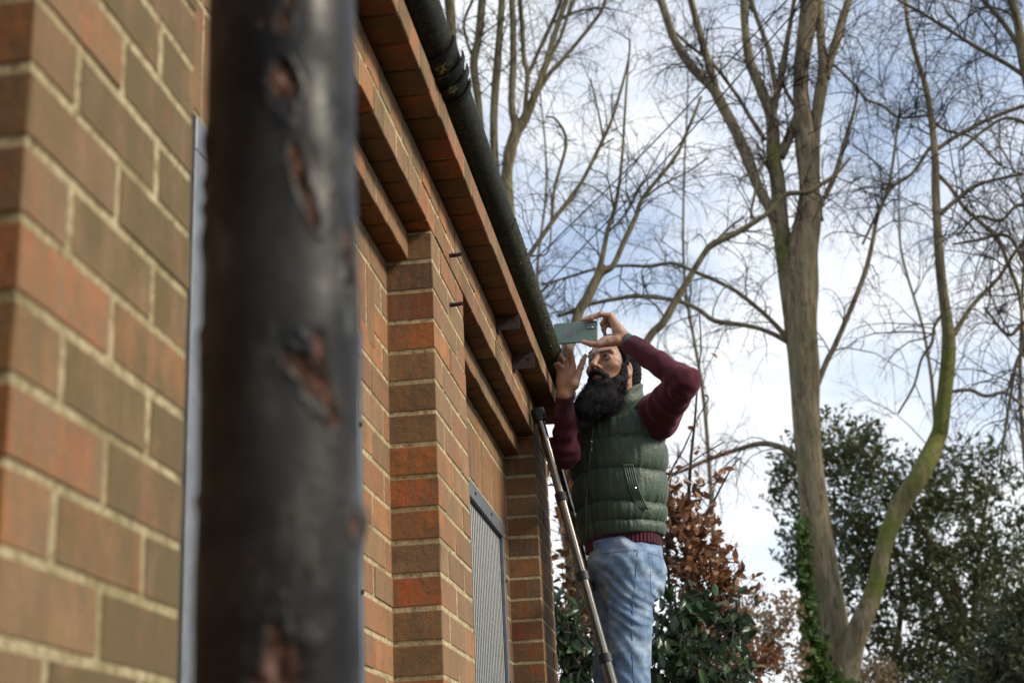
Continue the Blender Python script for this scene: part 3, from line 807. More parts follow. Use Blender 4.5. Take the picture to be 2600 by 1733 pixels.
    rh = dict(
        palm=[[J_(1434, 1004, HR, .0215), J_(1448, 965, HR, .019), J_(1455, 930, HR, .0115)],
              [J_(1432, 1004, HR, .0215), J_(1440, 965, HR + .004, .018), J_(1443, 928, HR + .004, .0115)],
              [J_(1431, 1004, HR, .0215), J_(1433, 965, HR + .006, .018), J_(1431, 932, HR + .004, .0112)],
              [J_(1429, 1002, HR, .020), J_(1424, 968, HR + .004, .017), J_(1421, 941, HR, .0108)],
              [J_(1436, 1000, HR - .004, .021), J_(1456, 975, HR - .014, .020), J_(1468, 948, HR - .016, .0135)]],
        fing=[[J_(1455, 930, HR, .0112), J_(1452, 906, HR - .012, .0098), J_(1449, 894, HR - .022, .0088), J_(1447, 886, HR - .030, .0078)],
              [J_(1443, 928, HR + .004, .0112), J_(1438, 901, HR + .002, .0098), J_(1438, 884, HR + .002, .0086), J_(1438, 874, HR + .002, .0076)],
              [J_(1431, 932, HR + .004, .0108), J_(1422, 912, HR - .010, .0092), J_(1424, 903, HR - .022, .0085), J_(1433, 914, HR - .032, .0076)],
              [J_(1421, 941, HR, .0098), J_(1412, 925, HR - .010, .0085), J_(1418, 923, HR - .022, .0076), J_(1429, 933, HR - .028, .007)],
              [J_(1464, 958, HR - .014, .0145), J_(1474, 932, HR - .018, .0112), J_(1480, 916, HR - .016, .0100), J_(1486, 903, HR - .010, .0080)]])
    ELL = tuple(at(1738, 968, 4.98)); WRL = tuple(at(1596, 870, HL)); SHL = tuple(at(1680, 1040, 5.24))
    ELR = tuple(at(1436, 1150, 5.24)); WRR = tuple(at(1432, 1004, HR)); SHR = tuple(at(1475, 1085, 5.50))
    def hand(spec, wr, el):
        def f(P):
            d = None
            for c in spec['palm']:
                q = chain(P, c, .008); d = q if d is None else smin(d, q, .012)
            for c in spec['fing']:
                q = chain(P, c, .003)
                for a in c[1:-1]: q = smin(q, np.linalg.norm(P - np.array(a[:3], np.float32), axis=-1) - a[3] * 1.06, .003)
                d = smin(d, q, .0045)
            dd = np.array(el) - np.array(wr); dd /= np.linalg.norm(dd)
            d = smin(d, cap_(P, wr, np.array(wr) + dd * .10, .0235, .034), .014)
            return d
        return f
    meshes = [(hv, hq, hc)]
    for spec, wr, el in ((lh, WRL, ELL), (rh, WRR, ELR)):
        f = hand(spec, wr, el); pts = np.array([j[:3] for g_ in spec.values() for c in g_ for j in c])
        v, q = sn(f, pts.min(0) - .045, pts.max(0) + .05, 0.0024)
        c = np.zeros((len(v), 4), np.float32); c[:, :3] = (.44, .25, .17)
        for fg in spec['fing']:
            t = np.array(fg[-1][:3]); n_ = np.linalg.norm(v - t, axis=1); c[:, 3] = np.maximum(c[:, 3], np.clip(1 - (n_ - .006) / .008, 0, 1) * .55)
        cr_ = vnoise(v * 120, 6); c[:, 3] = np.maximum(c[:, 3], np.where(cr_ > .35, .25, 0))
        meshes.append((v, q, c))
    # the covered body under the clothes
    TF = frame(50); HFp = frame(68)
    hem = at(1581, 1368, 5.40); top = at(1560, 1012, 5.40)
    hipL, kneeL = at(1602, 1440, 5.31), at(1600, 1735, 5.30)
    hipR, kneeR = at(1566, 1440, 5.47), at(1556, 1720, 5.50)
    ftL, ftR = np.array((-.20, 5.28, EYE + .11)), np.array((-.21, 5.48, EYE + .11))
    def core(P):
        d = cap_(P, hem, top - (0, 0, .12), .10, .10); d = smin(d, cap_(P, top - (0, 0, .06), hw((0, -.05, -.18)), .07, .058), .05)
        d = smin(d, cap_(P, SHL, ELL, .05, .04), .04); d = smin(d, cap_(P, ELL, WRL, .04, .026), .03)
        d = smin(d, cap_(P, SHR, ELR, .05, .04), .04); d = smin(d, cap_(P, ELR, WRR, .04, .026), .03)
        for a, b, c in ((hipL, kneeL, ftL), (hipR, kneeR, ftR)): d = smin(d, cap_(P, a, b, .075, .052), .05); d = smin(d, cap_(P, b, c, .05, .035), .03)
        return d
    v, q = sn(core, (-.75, 4.85, EYE - .0), (.15, 5.75, 1.85 + EYE), .014)
    meshes.append((v, q, np.tile(np.array((.2, .1, .06, 0), np.float32), (len(v), 1))))
    g = MB()
    for v, q, c in meshes: g.add(v, q, c)
    body = g.build('body', SK, root, smooth=True)
    # eyes
    for sx in (-1, 1):
        g = MB(); c = hw((sx * .0325, .0755, -.001)); r = .0128 * SC
        gz = hw((sx * .0325 , .0755, -.001)) + (HF[1] + HF[2] * .12 - HF[0] * 0.30 * 0) / 1.0 * 0
        n1, n2 = 14, 20; V = []; 
        fw = HF[1] + 0.10 * HF[2] - 0.12 * HF[0]; fw /= np.linalg.norm(fw); a1 = np.cross(fw, (0, 0, 1)); a1 /= np.linalg.norm(a1); a2 = np.cross(a1, fw)
        def ball(r, t0, t1, n1, off=0):
            V = []
            for i in range(n1):
                t = t0 + (t1 - t0) * i / (n1 - 1)
                for j in range(n2):
                    ph = 2*math.pi*j/n2; V.append(c + fw * (math.cos(t) * r + off) + (a1 * math.cos(ph) + a2 * math.sin(ph)) * math.sin(t) * r)
            F = [(i*n2+j, i*n2+(j+1) % n2, (i+1)*n2+(j+1) % n2, (i+1)*n2+j) for i in range(n1-1) for j in range(n2)]
            return V, F
        V, F = ball(r, .02, 3.1, 14); g.add(V, F); eo = g.build('eye', WHITE, body, smooth=True)
        g = MB(); V, F = ball(r * 1.02, .01, .50, 6); g.add(V, F); g.build('iris', IRIS, eo, smooth=True)
    # ---- beard
    def beard(P):
        p = hl(P); s = p.copy(); s[..., 0] = np.abs(s[..., 0])
        d = ell(p, (-.003, .054, -.142), (.070, .058, .056))
        d = smin(d, ell(p, (-.022, .080, -.168), (.056, .052, .050)), .03)
        d = smin(d, ell(p, (-.040, .108, -.196), (.044, .036, .032)), .03)
        d = smin(d, cap_(s, (.069, .018, -.005), (.064, .030, -.092), .010, .020), .02)
        d = smin(d, ell(p, (0, .0, -.135), (.068, .06, .04)), .03)
        d = smin(d, cap_(s, (.052, .056, -.092), (.030, .082, -.108), .018, .015), .02)
        d = smax(d, -ell(s, (0, .118, -.0800), (.013, .030, .0040)), .003)
        d = smin(d, cap_(s, (0, .096, -.0955), (.026, .086, -.097), .0085, .010), .010)
        m_ = chain(s, [(0, .106, -.058, .007), (.020, .1, -.061, .008), (.037, .083, -.078, .009), (.044, .07, -.10, .01)], .005); d = smin(d, m_, .006)
        d = d + .0045 * vnoise(p * 55, 2) + .0025 * vnoise(p * (140, 140, 60), 3) - .001
        return d * SC
    v, q = sn(beard, hw((0, .05, -.17)) - (.17, .17, .22), hw((0, .05, -.1)) + (.17, .17, .2), .0036)
    g = MB(); g.add(v, q)
    sel = RNG.choice(len(v), 9000, replace=True); pv = hl(v[sel].astype(np.float32)); ctr = np.array((0, .02, -.11))
    for P0, pl_ in zip(v[sel], pv):
        o_ = pl_ - ctr; o_ /= np.linalg.norm(o_) + 1e-6
        d0 = o_ * .6 + np.array((-.1, .22, -.6)) + RNG.normal(0, .28, 3)
        if pl_[2] > -.08: d0 = o_ * .25 + np.array((np.sign(pl_[0]) * .1, .05, -.9)) + RNG.normal(0, .15, 3)
        d0 /= np.linalg.norm(d0); L = RNG.uniform(.010, .030) * (1 if pl_[2] < -.09 else .45)
        d1 = d0 + RNG.normal(0, .35, 3); d1 /= np.linalg.norm(d1)
        D0, D1 = d0 @ HF, d1 @ HF; sd_ = np.cross(D0, RNG.normal(0, 1, 3)); sd_ = sd_ / np.linalg.norm(sd_) * .00055
        A = P0 - D0 * .004; B = P0 + D0 * L * .5; C_ = B + D1 * L * .5
        g.add([A - sd_, A + sd_, B + sd_ * .7, B - sd_ * .7, C_], [(0, 1, 2, 3), (3, 2, 4)])
    g.build('beard', HAIR, root, smooth=True)
    # hair at the temple and black head wrap
    def wrap(P):
        p = hl(P); s = p.copy(); s[..., 0] = np.abs(s[..., 0])
        d = ell(p, (0, -.030, .050), (.086, .100, .085)); d = smin(d, ell(p, (0, -.085, -.015), (.066, .052, .070)), .03)
        d = smin(d, cap_(s, (.074, .014, -.01), (.066, .030, .052), .009, .014), .018)
        pl_ = -(p[..., 2] - (.060 - 2.3 * np.clip(.066 - p[..., 1], 0, .2)))      # below the hairline plane
        d = smax(d, pl_, .006)
        d = d + .0016 * np.sin((p[..., 2] * .8 + p[..., 1] * .6) * 420 + 3 * vnoise(p * 18, 3)) + .002 * vnoise(p * 40, 1)
        return d * SC
    v, q = sn(wrap, HC - (.2, .2, .16), HC + (.2, .2, .24), .0045); MB().add(v, q).build('head_wrap', CLOTH, root, smooth=True)
    # ---- gilet
    H = np.linalg.norm(top - hem); UPv = (top - hem) / H
    TM = np.array((TF[0], TF[1], (0, 0, 1.0)))
    def tl(P):
        q = P - hem.astype(np.float32); u = q[..., 2]
        lean = (UPv / UPv[2])[None] if q.ndim == 2 else UPv / UPv[2]
        q = q - u[..., None] * (UPv / UPv[2]).astype(np.float32)
        return q @ TF[0].astype(np.float32), q @ TF[1].astype(np.float32), u
    us = [-.06, 0, .10, .22, .34, .42, .48, .53, .56]
    def torso(l, f, u, g_=0.0):
        a = lerp(u, us, [.158, .166, .172, .182, .194, .194, .168, .118, .07]) + g_ + .006; b = lerp(u, us, [.128, .136, .143, .150, .150, .136, .112, .084, .06]) + g_ + .005
        r = ((np.abs(l) / a) ** 2.4 + (np.abs(f) / b) ** 2.4) ** (1 / 2.4)
        return (r - 1) * np.minimum(a, b)
    SEAM = [-.002, .052, .112, .232, .348, .468]
    SEAM = [.0, .050, .118, .240, .355, .470, .58]
    def vest0(P, quilt=True):
        l, f, u = tl(P); th = np.arctan2(l, f)
        side = np.abs(np.sin(th)); uu = u + .018 * side - .006 + .006 * vnoise(np.stack([l*9, f*9, u*4], -1), 4)
        d = torso(l, f, u)
        if quilt:
            k = np.digitize(uu, SEAM) ; S = np.array([SEAM[0]-.08] + SEAM + [SEAM[-1]+.1], np.float32)
            a_, b_ = S[k], S[np.minimum(k+1, len(S)-1)]; t = np.clip((uu - a_) / np.maximum(b_ - a_, 1e-3), 0, 1)
            amp = np.interp(uu, [0, .05, .12, .4, .5], [.008, .013, .018, .016, .007])
            bul = (4 * t * (1 - t)) ** .42
            near = np.exp(-np.minimum(t, 1-t) * (b_-a_) / .016)
            wr = (.0030 * vnoise(np.stack([th * 16, u * 9, u * 0], -1), 2) + .0022 * vnoise(np.stack([th * 34, u * 22, u * 0], -1), 5)) * (0.45 + .9 * near)
            up = np.clip((uu - .355) / .03, 0, 1) * np.clip((.47 - uu) / .02, 0, 1)
            wr = wr + up * .0035 * vnoise(np.stack([th * 13, u * 4, u * 0 + 5], -1), 7) * 1.2
            d = d - amp * bul - wr + .010
            # zip valley
            zt = np.abs(th - .05); d = d + .014 * np.exp(-(zt / .07) ** 2) * (f > 0)
            # hem cord line
        d = smax(d, -(u + .004) , .006)
        # slope of the shoulders and the neck hole
        d = smax(d, u - (.515 - .30 * np.abs(l)), .02)
        d = smax(d, -cap_(P, hw((0, -.04, -.10)), hw((0, -.03, -.19)), .066, .050), .008)
        return d
    sL = np.array(SHL); arm_ax = (np.array(ELL) - sL); arm_ax /= np.linalg.norm(arm_ax)
    sR = np.array(SHR)
    def armhole(P):
        # openings for the arms
        a = ell(P, at(1694, 1024, 5.10), (.098, .135, .105)); b = cap_(P, sR + (.02, -.05, .02), np.array(ELR) + (-.1, -.0, .1), .055, .085)
        return np.minimum(a, b)
    def vest(P):
        return smax(vest0(P), -armhole(P), .010)
    lo = np.minimum(hem, top) - (.27, .27, .06); hi = np.maximum(hem, top) + (.27, .27, .22)
    v, q = sn(vest, lo, hi, .0042)
    c = np.zeros((len(v), 4), np.float32); c[:, :3] = (.03, .045, .027)
    g = MB(); g.add(v, q, c)
    gil = g.build('gilet', VE, root, smooth=True)
    # standing collar
    def collar(P):
        c0 = hw((0, -.050, -.135)); M = frame(40, -14); q = (P - c0.astype(np.float32)) @ M.T.astype(np.float32)
        l, f, u = q[..., 0], q[..., 1], q[..., 2]; th = np.arctan2(l, f)
        flare = 1 + np.clip(u, -.05, .06) * 1.2
        r = np.sqrt((l / (.088 * flare)) ** 2 + (f / (.094 * flare)) ** 2); d = np.abs((r - 1) * .088) - .0105 - .003 * np.cos(u * 90)
        hgt = .062 - .120 * np.exp(-(th / .95) ** 2)
        d = smax(d, u - hgt + .002 * vnoise(q * 30, 3), .008); d = smax(d, -(u + .075), .01)
        d = smax(d, .36 - np.abs(th), .02) if False else d
        return d
    c0 = hw((0, -.05, -.135)); v, q = sn(collar, c0 - (.15, .15, .11), c0 + (.15, .15, .1), .0042)
    MB().add(v, q, (.03, .045, .027, 0)).build('collar', VE, gil, smooth=True)
    # zip: teeth tape on the surface
    ZIPM = simple('zip_tape', (0.05, 0.065, 0.045), 0.6, 0, 0.2, 80, 0); TEETH = simple('zip_teeth', (0.45, 0.43, 0.38), 0.35, 0.8, 0.2, 90, 0)
    def surf(pts, f=vest, lift=.006, n=40):
        out = []
        for px, py in spline(pts, n):
            P = trace(f, px, py)
            if P is not None: out.append(P - np.array(FWD) * lift)
        P = np.array(out)
        if len(P) > 6:
            for _ in range(6): P[1:-1] = (P[:-2] + P[1:-1] * 2 + P[2:]) / 4
        return P
    zp = surf([(1489, 1362), (1488, 1300), (1492, 1230), (1497, 1160), (1503, 1118), (1506, 1085), (1517, 1060)], n=60)
    MB().tube(zp, .0062, 8).build('zip_tape', ZIPM, gil, smooth=True)
    g = MB()
    zz = spline([P for P in zp], 260)
    for a, b in zip(zz[:-1:2], zz[1::2]):
        d = (b - a); d /= np.linalg.norm(d) + 1e-9; c = a - np.array(FWD) * .0045; s_ = np.cross(d, FWD) * .0028
        g.add([c - s_ - d*.0009, c + s_ - d*.0009, c + s_ + d*.0009, c - s_ + d*.0009], [(0, 1, 2, 3)])
    tag(g.build('zip_teeth', TEETH, gil), kind='stuff')
    Pz = trace(vest, 1502, 1122) - np.array(FWD) * .008
    MB().cbox(Pz - (.004, .002, .012), Pz + (.004, .002, .006), .001).tube([Pz - (0, .002, .008), Pz + (-.002, -.004, -.032)], [.003, .002], 6).build('zip_puller', METAL, gil)
    # collar facing edge (zip continuing up the open collar)
    ce = surf([(1517, 1060), (1530, 1046), (1553, 1027)], lambda P: np.minimum(vest(P), collar(P)), .005, 14)
    ce2 = surf([(1560, 1010), (1572, 993), (1584, 975), (1594, 964)], lambda P: np.minimum(vest(P), collar(P)), .004, 14)
    if len(ce) > 3 and len(ce2) > 3: MB().tube(spline(np.vstack([ce[::4], ce2[::4]]), 50), .0045, 8).build('zip_tape', ZIPM, gil, smooth=True)
    # slanted pocket with ribbed flap and snap
    pk = surf([(1594, 1178), (1600, 1205), (1608, 1235), (1618, 1262), (1634, 1292)], n=30, lift=.004)
    g = MB()
    sdv = np.array(RIGHT) * .016
    for o_ in (-1, -.5, 0, .5, 1): 
        pts = [];
        for P in pk: pts.append(P + sdv * o_ - np.array(FWD) * .001)
        g.tube(np.array(pts), .0042, 6, (.03, .045, .027, 0))
    g.build('pocket', VE, gil, smooth=True)
    for px, py, lab in ((1613, 1238, 'snap'), (1562, 1041, 'snap')):
        P = trace(vest, px, py) - np.array(FWD) * .010; g = MB()
        g.tube([P + np.array(FWD) * .004, P, P - np.array(FWD) * .002], [.0042, .0042, .002], 12); g.build('snap', METAL, gil)
    # hem binding
    # ---- jumper: sleeves, cuffs and ribbed hem
    def fold(P, ax0, ax1, amp, freq, seed):
        a = np.array(ax0, np.float32); d = (np.array(ax1, np.float32) - a); L = np.linalg.norm(d); d /= L
        t = (P - a) @ d; ph = vnoise(P * 11, seed) * 2.2
        return amp * np.sin(t * freq + ph * 2)
    def sleeveL(P):
        d = cap_(P, SHL, ELL, .074, .056); d = smin(d, cap_(P, np.array(ELL) + (-.004, .0, 0), WRL, .055, .034), .022)
        d = smin(d, ell(P, np.array(SHL) + (-.012, .04, -.015), (.078, .085, .088)), .03)
        tE = np.linalg.norm(P - np.array(ELL, np.float32), axis=-1)
        d = d + fold(P, ELL, WRL, .0035, 95, 3) * np.clip(1.3 - tE / .12, 0.15, 1) + .005 * vnoise(P * 17, 2) + fold(P, SHL, ELL, .0028, 70, 8)
        w = np.array(WRL); dd = (w - np.array(ELL)); dd /= np.linalg.norm(dd)
        d = smax(d, ((P - w.astype(np.float32)) @ dd.astype(np.float32)) - .004, .004)
        return d
    def sleeveR(P):
        d = cap_(P, SHR, ELR, .07, .052); d = smin(d, cap_(P, ELR, WRR, .052, .034), .02)
        d = smin(d, ell(P, np.array(SHR) + (.03, -.0, -.02), (.08, .08, .09)), .03)
        d = d + fold(P, ELR, WRR, .003, 100, 4) + .005 * vnoise(P * 18, 5)
        w = np.array(WRR); dd = (w - np.array(ELR)); dd /= np.linalg.norm(dd)
        d = smax(d, ((P - w.astype(np.float32)) @ dd.astype(np.float32)) - .002, .004)
        return d
    g = MB()
    def coat(v, el, wr, L=.085):
        e = np.array(el); w = np.array(wr); d = w - e; Ln = np.linalg.norm(d); d /= Ln
        t = (v - e) @ d; r = v - e - t[:, None] * d
        n1 = np.cross(d, (0, 0, 1)); n1 /= np.linalg.norm(n1); n2 = np.cross(d, n1)
        an = np.arctan2(r @ n1, r @ n2); c = np.zeros((len(v), 4), np.float32)
        c[:, 0] = (an + math.pi) / 7.0; c[:, 1] = np.clip((t - (Ln - L)) / .01, 0, 1) * (np.linalg.norm(r, axis=1) < .075); return c
    for f, sh, el, wr in ((sleeveL, SHL, ELL, WRL), (sleeveR, SHR, ELR, WRR)):
        pts = np.array((sh, el, wr)); v, q = sn(f, pts.min(0) - .14, pts.max(0) + .14, .0042); g.add(v, q, coat(v, el, wr))
    def neck(P): return cap_(P, hw((0, -.022, -.150)), top - (0, 0, .02), .070, .085)
    v, q = sn(neck, np.minimum(top, hw((0, 0, -.15))) - .13, np.maximum(top, hw((0, 0, -.15))) + .13, .006); g.add(v, q, (0, 0, 0, 1))
    def jhem(P):
        l, f, u = tl(P); a = .142 + 0 * u; b = .113
        r = np.sqrt((l / a) ** 2 + (f / b) ** 2); d = np.abs((r - 1) * b - .012) - .005
        lowl = -.052 + .010 * np.abs(l) / .15
        d = smax(d, u - .05, .01); d = smax(d, -(u - lowl), .006); return d
    v, q = sn(jhem, hem - (.22, .22, .09), hem + (.22, .22, .06), .004)
    l, f, u = tl(v.astype(np.float32)); c = np.zeros((len(v), 4), np.float32); c[:, 0] = (np.arctan2(l, f) + math.pi) / 3.4; c[:, 1] = 1
    g.add(v, q, c)
    g.build('jumper', KN, root, smooth=True)
    # ---- jeans
    bt = at(1650, 1478, 5.38)
    def jeans(P):
        w = hem + (0.004, 0, -.03)
        l, f, u = tl(P)
        d = ell(P, at(1590, 1425, 5.39), (.138, .150, .17)) 
        d = smin(d, ell(P, bt + (-.012, 0, .01), (.072, .095, .085)), .03)
        d = smin(d, cap_(P, hipL, kneeL, .094, .0665), .03)
        d = smin(d, cap_(P, hipR, kneeR, .088, .0665), .012)
        d = smin(d, cap_(P, kneeL, ftL, .064, .062), .02); d = smin(d, cap_(P, kneeR, ftR, .064, .062), .02)
        d = d + .0030 * np.sin((P[..., 2] * 1.0 + P[..., 0] * .9) * 120 + 7 * vnoise(P * 6, 2)) * np.clip(.2 + 1.6 * vnoise(P * 7, 6), 0, 1) + .004 * vnoise(np.stack([P[..., 0] * 9, P[..., 1] * 9, P[..., 2] * 26 + P[..., 0] * 22], -1), 12)
        d = d + .003 * vnoise(P * (12, 12, 34), 8) + .0065 * (np.abs(vnoise(P * (7, 7, 19) + (0, 0, 3), 15)) - .3) * np.clip(.5 + 1.4 * np.exp(-((P[..., 2] - (EYE + .86)) / .12) ** 2), 0, 1.6) + .002 * vnoise(P * 45, 3)
        d = smax(d, P[..., 2] - (hem[2] - .012), .01)
        return smax(d, -(P[..., 2] - (EYE + .10)), .004)
    v, q = sn(jeans, (-.52, 5.12, EYE + .06), (.0, 5.70, hem[2] + .02), .0055)
    c = np.zeros((len(v), 4), np.float32); c[:, :3] = (.07, .13, .25)
    g = MB(); g.add(v, q, c); jo = g.build('jeans', DE, root, smooth=True)
    SEAMM = simple('denim_seam', (0.075, 0.14, 0.27), 0.85, 0, 0.35, 160, 0.4); THR = simple('jeans_stitching', (0.34, 0.33, 0.33), 0.8, 0, 0.3, 200, 0)
    for pts, nm in (([(1618, 1395), (1616, 1430), (1611, 1490), (1606, 1550), (1605, 1620), (1607, 1700), (1610, 1732)], 'side_seam'),):
        P = surf(pts, jeans, -.0012, 60); MB().tube(P, .0034, 6).build(nm, SEAMM, jo, smooth=True)
    for pts, nm in (([(1530, 1405), (1560, 1402), (1590, 1398), (1614, 1394)], 'front_pocket'), ([(1646, 1402), (1650, 1440), (1653, 1500), (1664, 1515)], 'back_pocket'), ([(1646, 1402), (1668, 1410), (1684, 1418)], 'back_pocket')):
        P = surf(pts, jeans, -.0006, 40); MB().tube(P, .0022, 6).build(nm, SEAMM, jo, smooth=True)
        P = surf([(a + 1.5, b + 5) for a, b in pts], jeans, .0002, 40); MB().tube(P, .0008, 5).build('stitching', THR, jo)
    P = trace(jeans, 1612, 1397) - np.array(FWD) * .001; MB().tube([P, P - np.array(FWD) * .003], [.0036, .003], 10).build('rivet', METAL, jo)
    # shoes on the rung
    SHOE = simple('dark_leather', (0.03, 0.022, 0.017), 0.5)
    for ft in (ftL, ftR):
        def sh(P, ft=ft):
            d = ell(P, ft + (-.055, -.0, -.055), (.135, .046, .04)); d = smin(d, cap_(P, ft + (.02, 0, -.04), ft + (.01, 0, .04), .045, .044), .03)
            return smax(d, -(P[..., 2] - (EYE + .012)), .004)
        v, q = sn(sh, ft - (.22, .08, .12), ft + (.1, .08, .1), .006); MB().add(v, q).build('shoe', SHOE, root, smooth=True)
    # watch strap, ring and bracelet
    STRAP = simple('grey_strap', (0.05, 0.055, 0.06), 0.6)
    def band(a, b, r0, w, mat, name, th=.003, n=40, sq=1.0):
        a = np.array(a); b = np.array(b); d = b - a; d /= np.linalg.norm(d)
        n1 = np.cross(d, (0, 0, 1)); n1 /= np.linalg.norm(n1); n2 = np.cross(d, n1); V = []; F = []
        prof = [(-w, r0), (-w, r0 + th), (w, r0 + th), (w, r0)]
        for i in range(n):
            an = 2*math.pi*i/n; e_ = n1 * math.cos(an) + n2 * math.sin(an) * sq
            for x, r in prof: V.append(a + d * x + e_ * r)
        for i in range(n):
            i2 = (i+1) % n
            for k in range(4): F.append((i*4+k, i2*4+k, i2*4+(k+1) % 4, i*4+(k+1) % 4))
        return MB().add(V, F).build(name, mat, body, smooth=False)
    wl = np.array(WRL); band(wl - (np.array(ELL)-wl)/np.linalg.norm(np.array(ELL)-wl)*.006, ELL, .0275, .011, STRAP, 'watch_strap', .004)
    wr_ = np.array(WRR); band(wr_ + (np.array(ELR)-wr_) * .01, ELR, .0255, .0025, METAL, 'bracelet', .0025)
    a = np.array(lh['fing'][2][0][:3]); b = np.array(lh['fing'][2][1][:3]); band(a * .3 + b * .7, b, .0100, .003, METAL, 'ring', .0018, 20)
    # ---- phone
    PH = nodes('sage_phone_case', 0.45, 0.4); PH.color((0.125, 0.175, 0.145)); PH = PH.mat
    LENS = simple('lens_glass', (0.22, 0.23, 0.23), 0.12, 0, 0.1, 50, 0); RIM = simple('lens_rim', (0.022, 0.032, 0.027), 0.35, 0.3, 0.1, 50, 0); SCR = simple('phone_screen', (0.01, 0.011, 0.013), 0.1)
    A = at(1517, 814, HL - .004); B = at(1517.5, 866, HL - .012); C_ = at(1408, 822, HL + .01)
    up = A - B; Hh = np.linalg.norm(up); up /= Hh; le = C_ - A; le -= up * (le @ up); le /= np.linalg.norm(le); nn = np.cross(le, up)
    if nn @ np.array(FWD) > 0: nn = -nn
    Lp, Wp, Tp = .163, Hh, .0105
    ctr = (A + B) / 2 + le * Lp / 2
    def slab(w, h, r, t0, t1, bev=.0015, cx=0, cy=0, n=8):
        """rounded rectangle in the plane of the phone, from t0 to t1 along nn"""
        ring = []
        for sx, sy, a0 in ((1, 1, 0), (-1, 1, 90), (-1, -1, 180), (1, -1, 270)):
            for k in range(n + 1):
                a = R_(a0 + 90 * k / n); ring.append((sx * (w/2 - r) + r * math.cos(a), sy * (h/2 - r) + r * math.sin(a)))
        V = []; m_ = len(ring)
        for t, ins in ((t0, bev), (t0 + bev, 0), (t1 - bev, 0), (t1, bev)):
            for x, y in ring:
                s_ = 1 - ins / (w/2); V.append(ctr + le * (x * s_ + cx) + up * (y * (1 - ins / (h/2)) + cy) + nn * t)
        F = [tuple(range(m_))[::-1], tuple(range(3*m_, 4*m_))]
        for L_ in range(3):
            for k in range(m_): F.append((L_*m_+k, L_*m_+(k+1) % m_, (L_+1)*m_+(k+1) % m_, (L_+1)*m_+k))
        return V, F
    ph = empty('phone', tuple(ctr), 'sage green smartphone held sideways above the gutter edge, its cameras outward', 'phone')
    g = MB(); g.add(*slab(Lp, Wp, .008, -Tp/2, Tp/2, .002)); g.build('case', PH, ph)
    g = MB(); g.add(*slab(Lp-.008, Wp-.006, .006, -Tp/2 - .0006, -Tp/2 + .001, .0003)); g.build('screen', SCR, ph)
    mw, mh = .038, .027; mx_, my_ = -(Lp/2 - .0045 - mw/2), Wp/2 - .0072 - mh/2
    g = MB(); g.add(*slab(mw, mh, .006, Tp/2 - .001, Tp/2 + .0022, .0006, mx_, my_)); isl = g.build('camera_island', RIM, ph)
    g = MB(); g.add(*slab(mw - .003, mh - .003, .005, Tp/2 + .001, Tp/2 + .0025, .0002, mx_, my_)); g.build('recess', PH, isl)
    for i, (x, y, r) in enumerate(((-.0125, .0055, .0042), (0, .0055, .0042), (.0125, .0055, .0042), (-.0065, -.0065, .0034), (.0065, -.0065, .0034))):
        c = ctr + le * (mx_ + x) + up * (my_ + y) + nn * (Tp/2 + .0022)
        MB().tube([c, c + nn * .0016], r * 1.25, 20).build('lens_ring', RIM, isl); MB().tube([c + nn * .0012, c + nn * .0019], r, 20).build('lens' if i != 3 else 'flash', LENS if i != 3 else METAL, isl)
    # round worn emblem on the case
    EM = simple('worn_emblem', (0.17, 0.155, 0.145), 0.6, 0, 0.35, 260, 0.2)
    c = ctr + le * .020 - up * .002 + nn * (Tp/2 + .0001); MB().tube([c, c + nn * .0003], .0155, 36).build('emblem', EM, ph)
    g = MB()
    for a0, a1 in ((120, 200), (-30, 10)):
        pts = [c + nn * .0005 + (-le * math.cos(R_(a)) + up * math.sin(R_(a))) * .0175 for a in np.linspace(a0, a1, 14)]
        g.tube(pts, .0004, 5)
    g.build('emblem_arc', simple('pale_print', (0.5, 0.5, 0.47), 0.5, 0, 0.1, 50, 0), ph)
make_person()

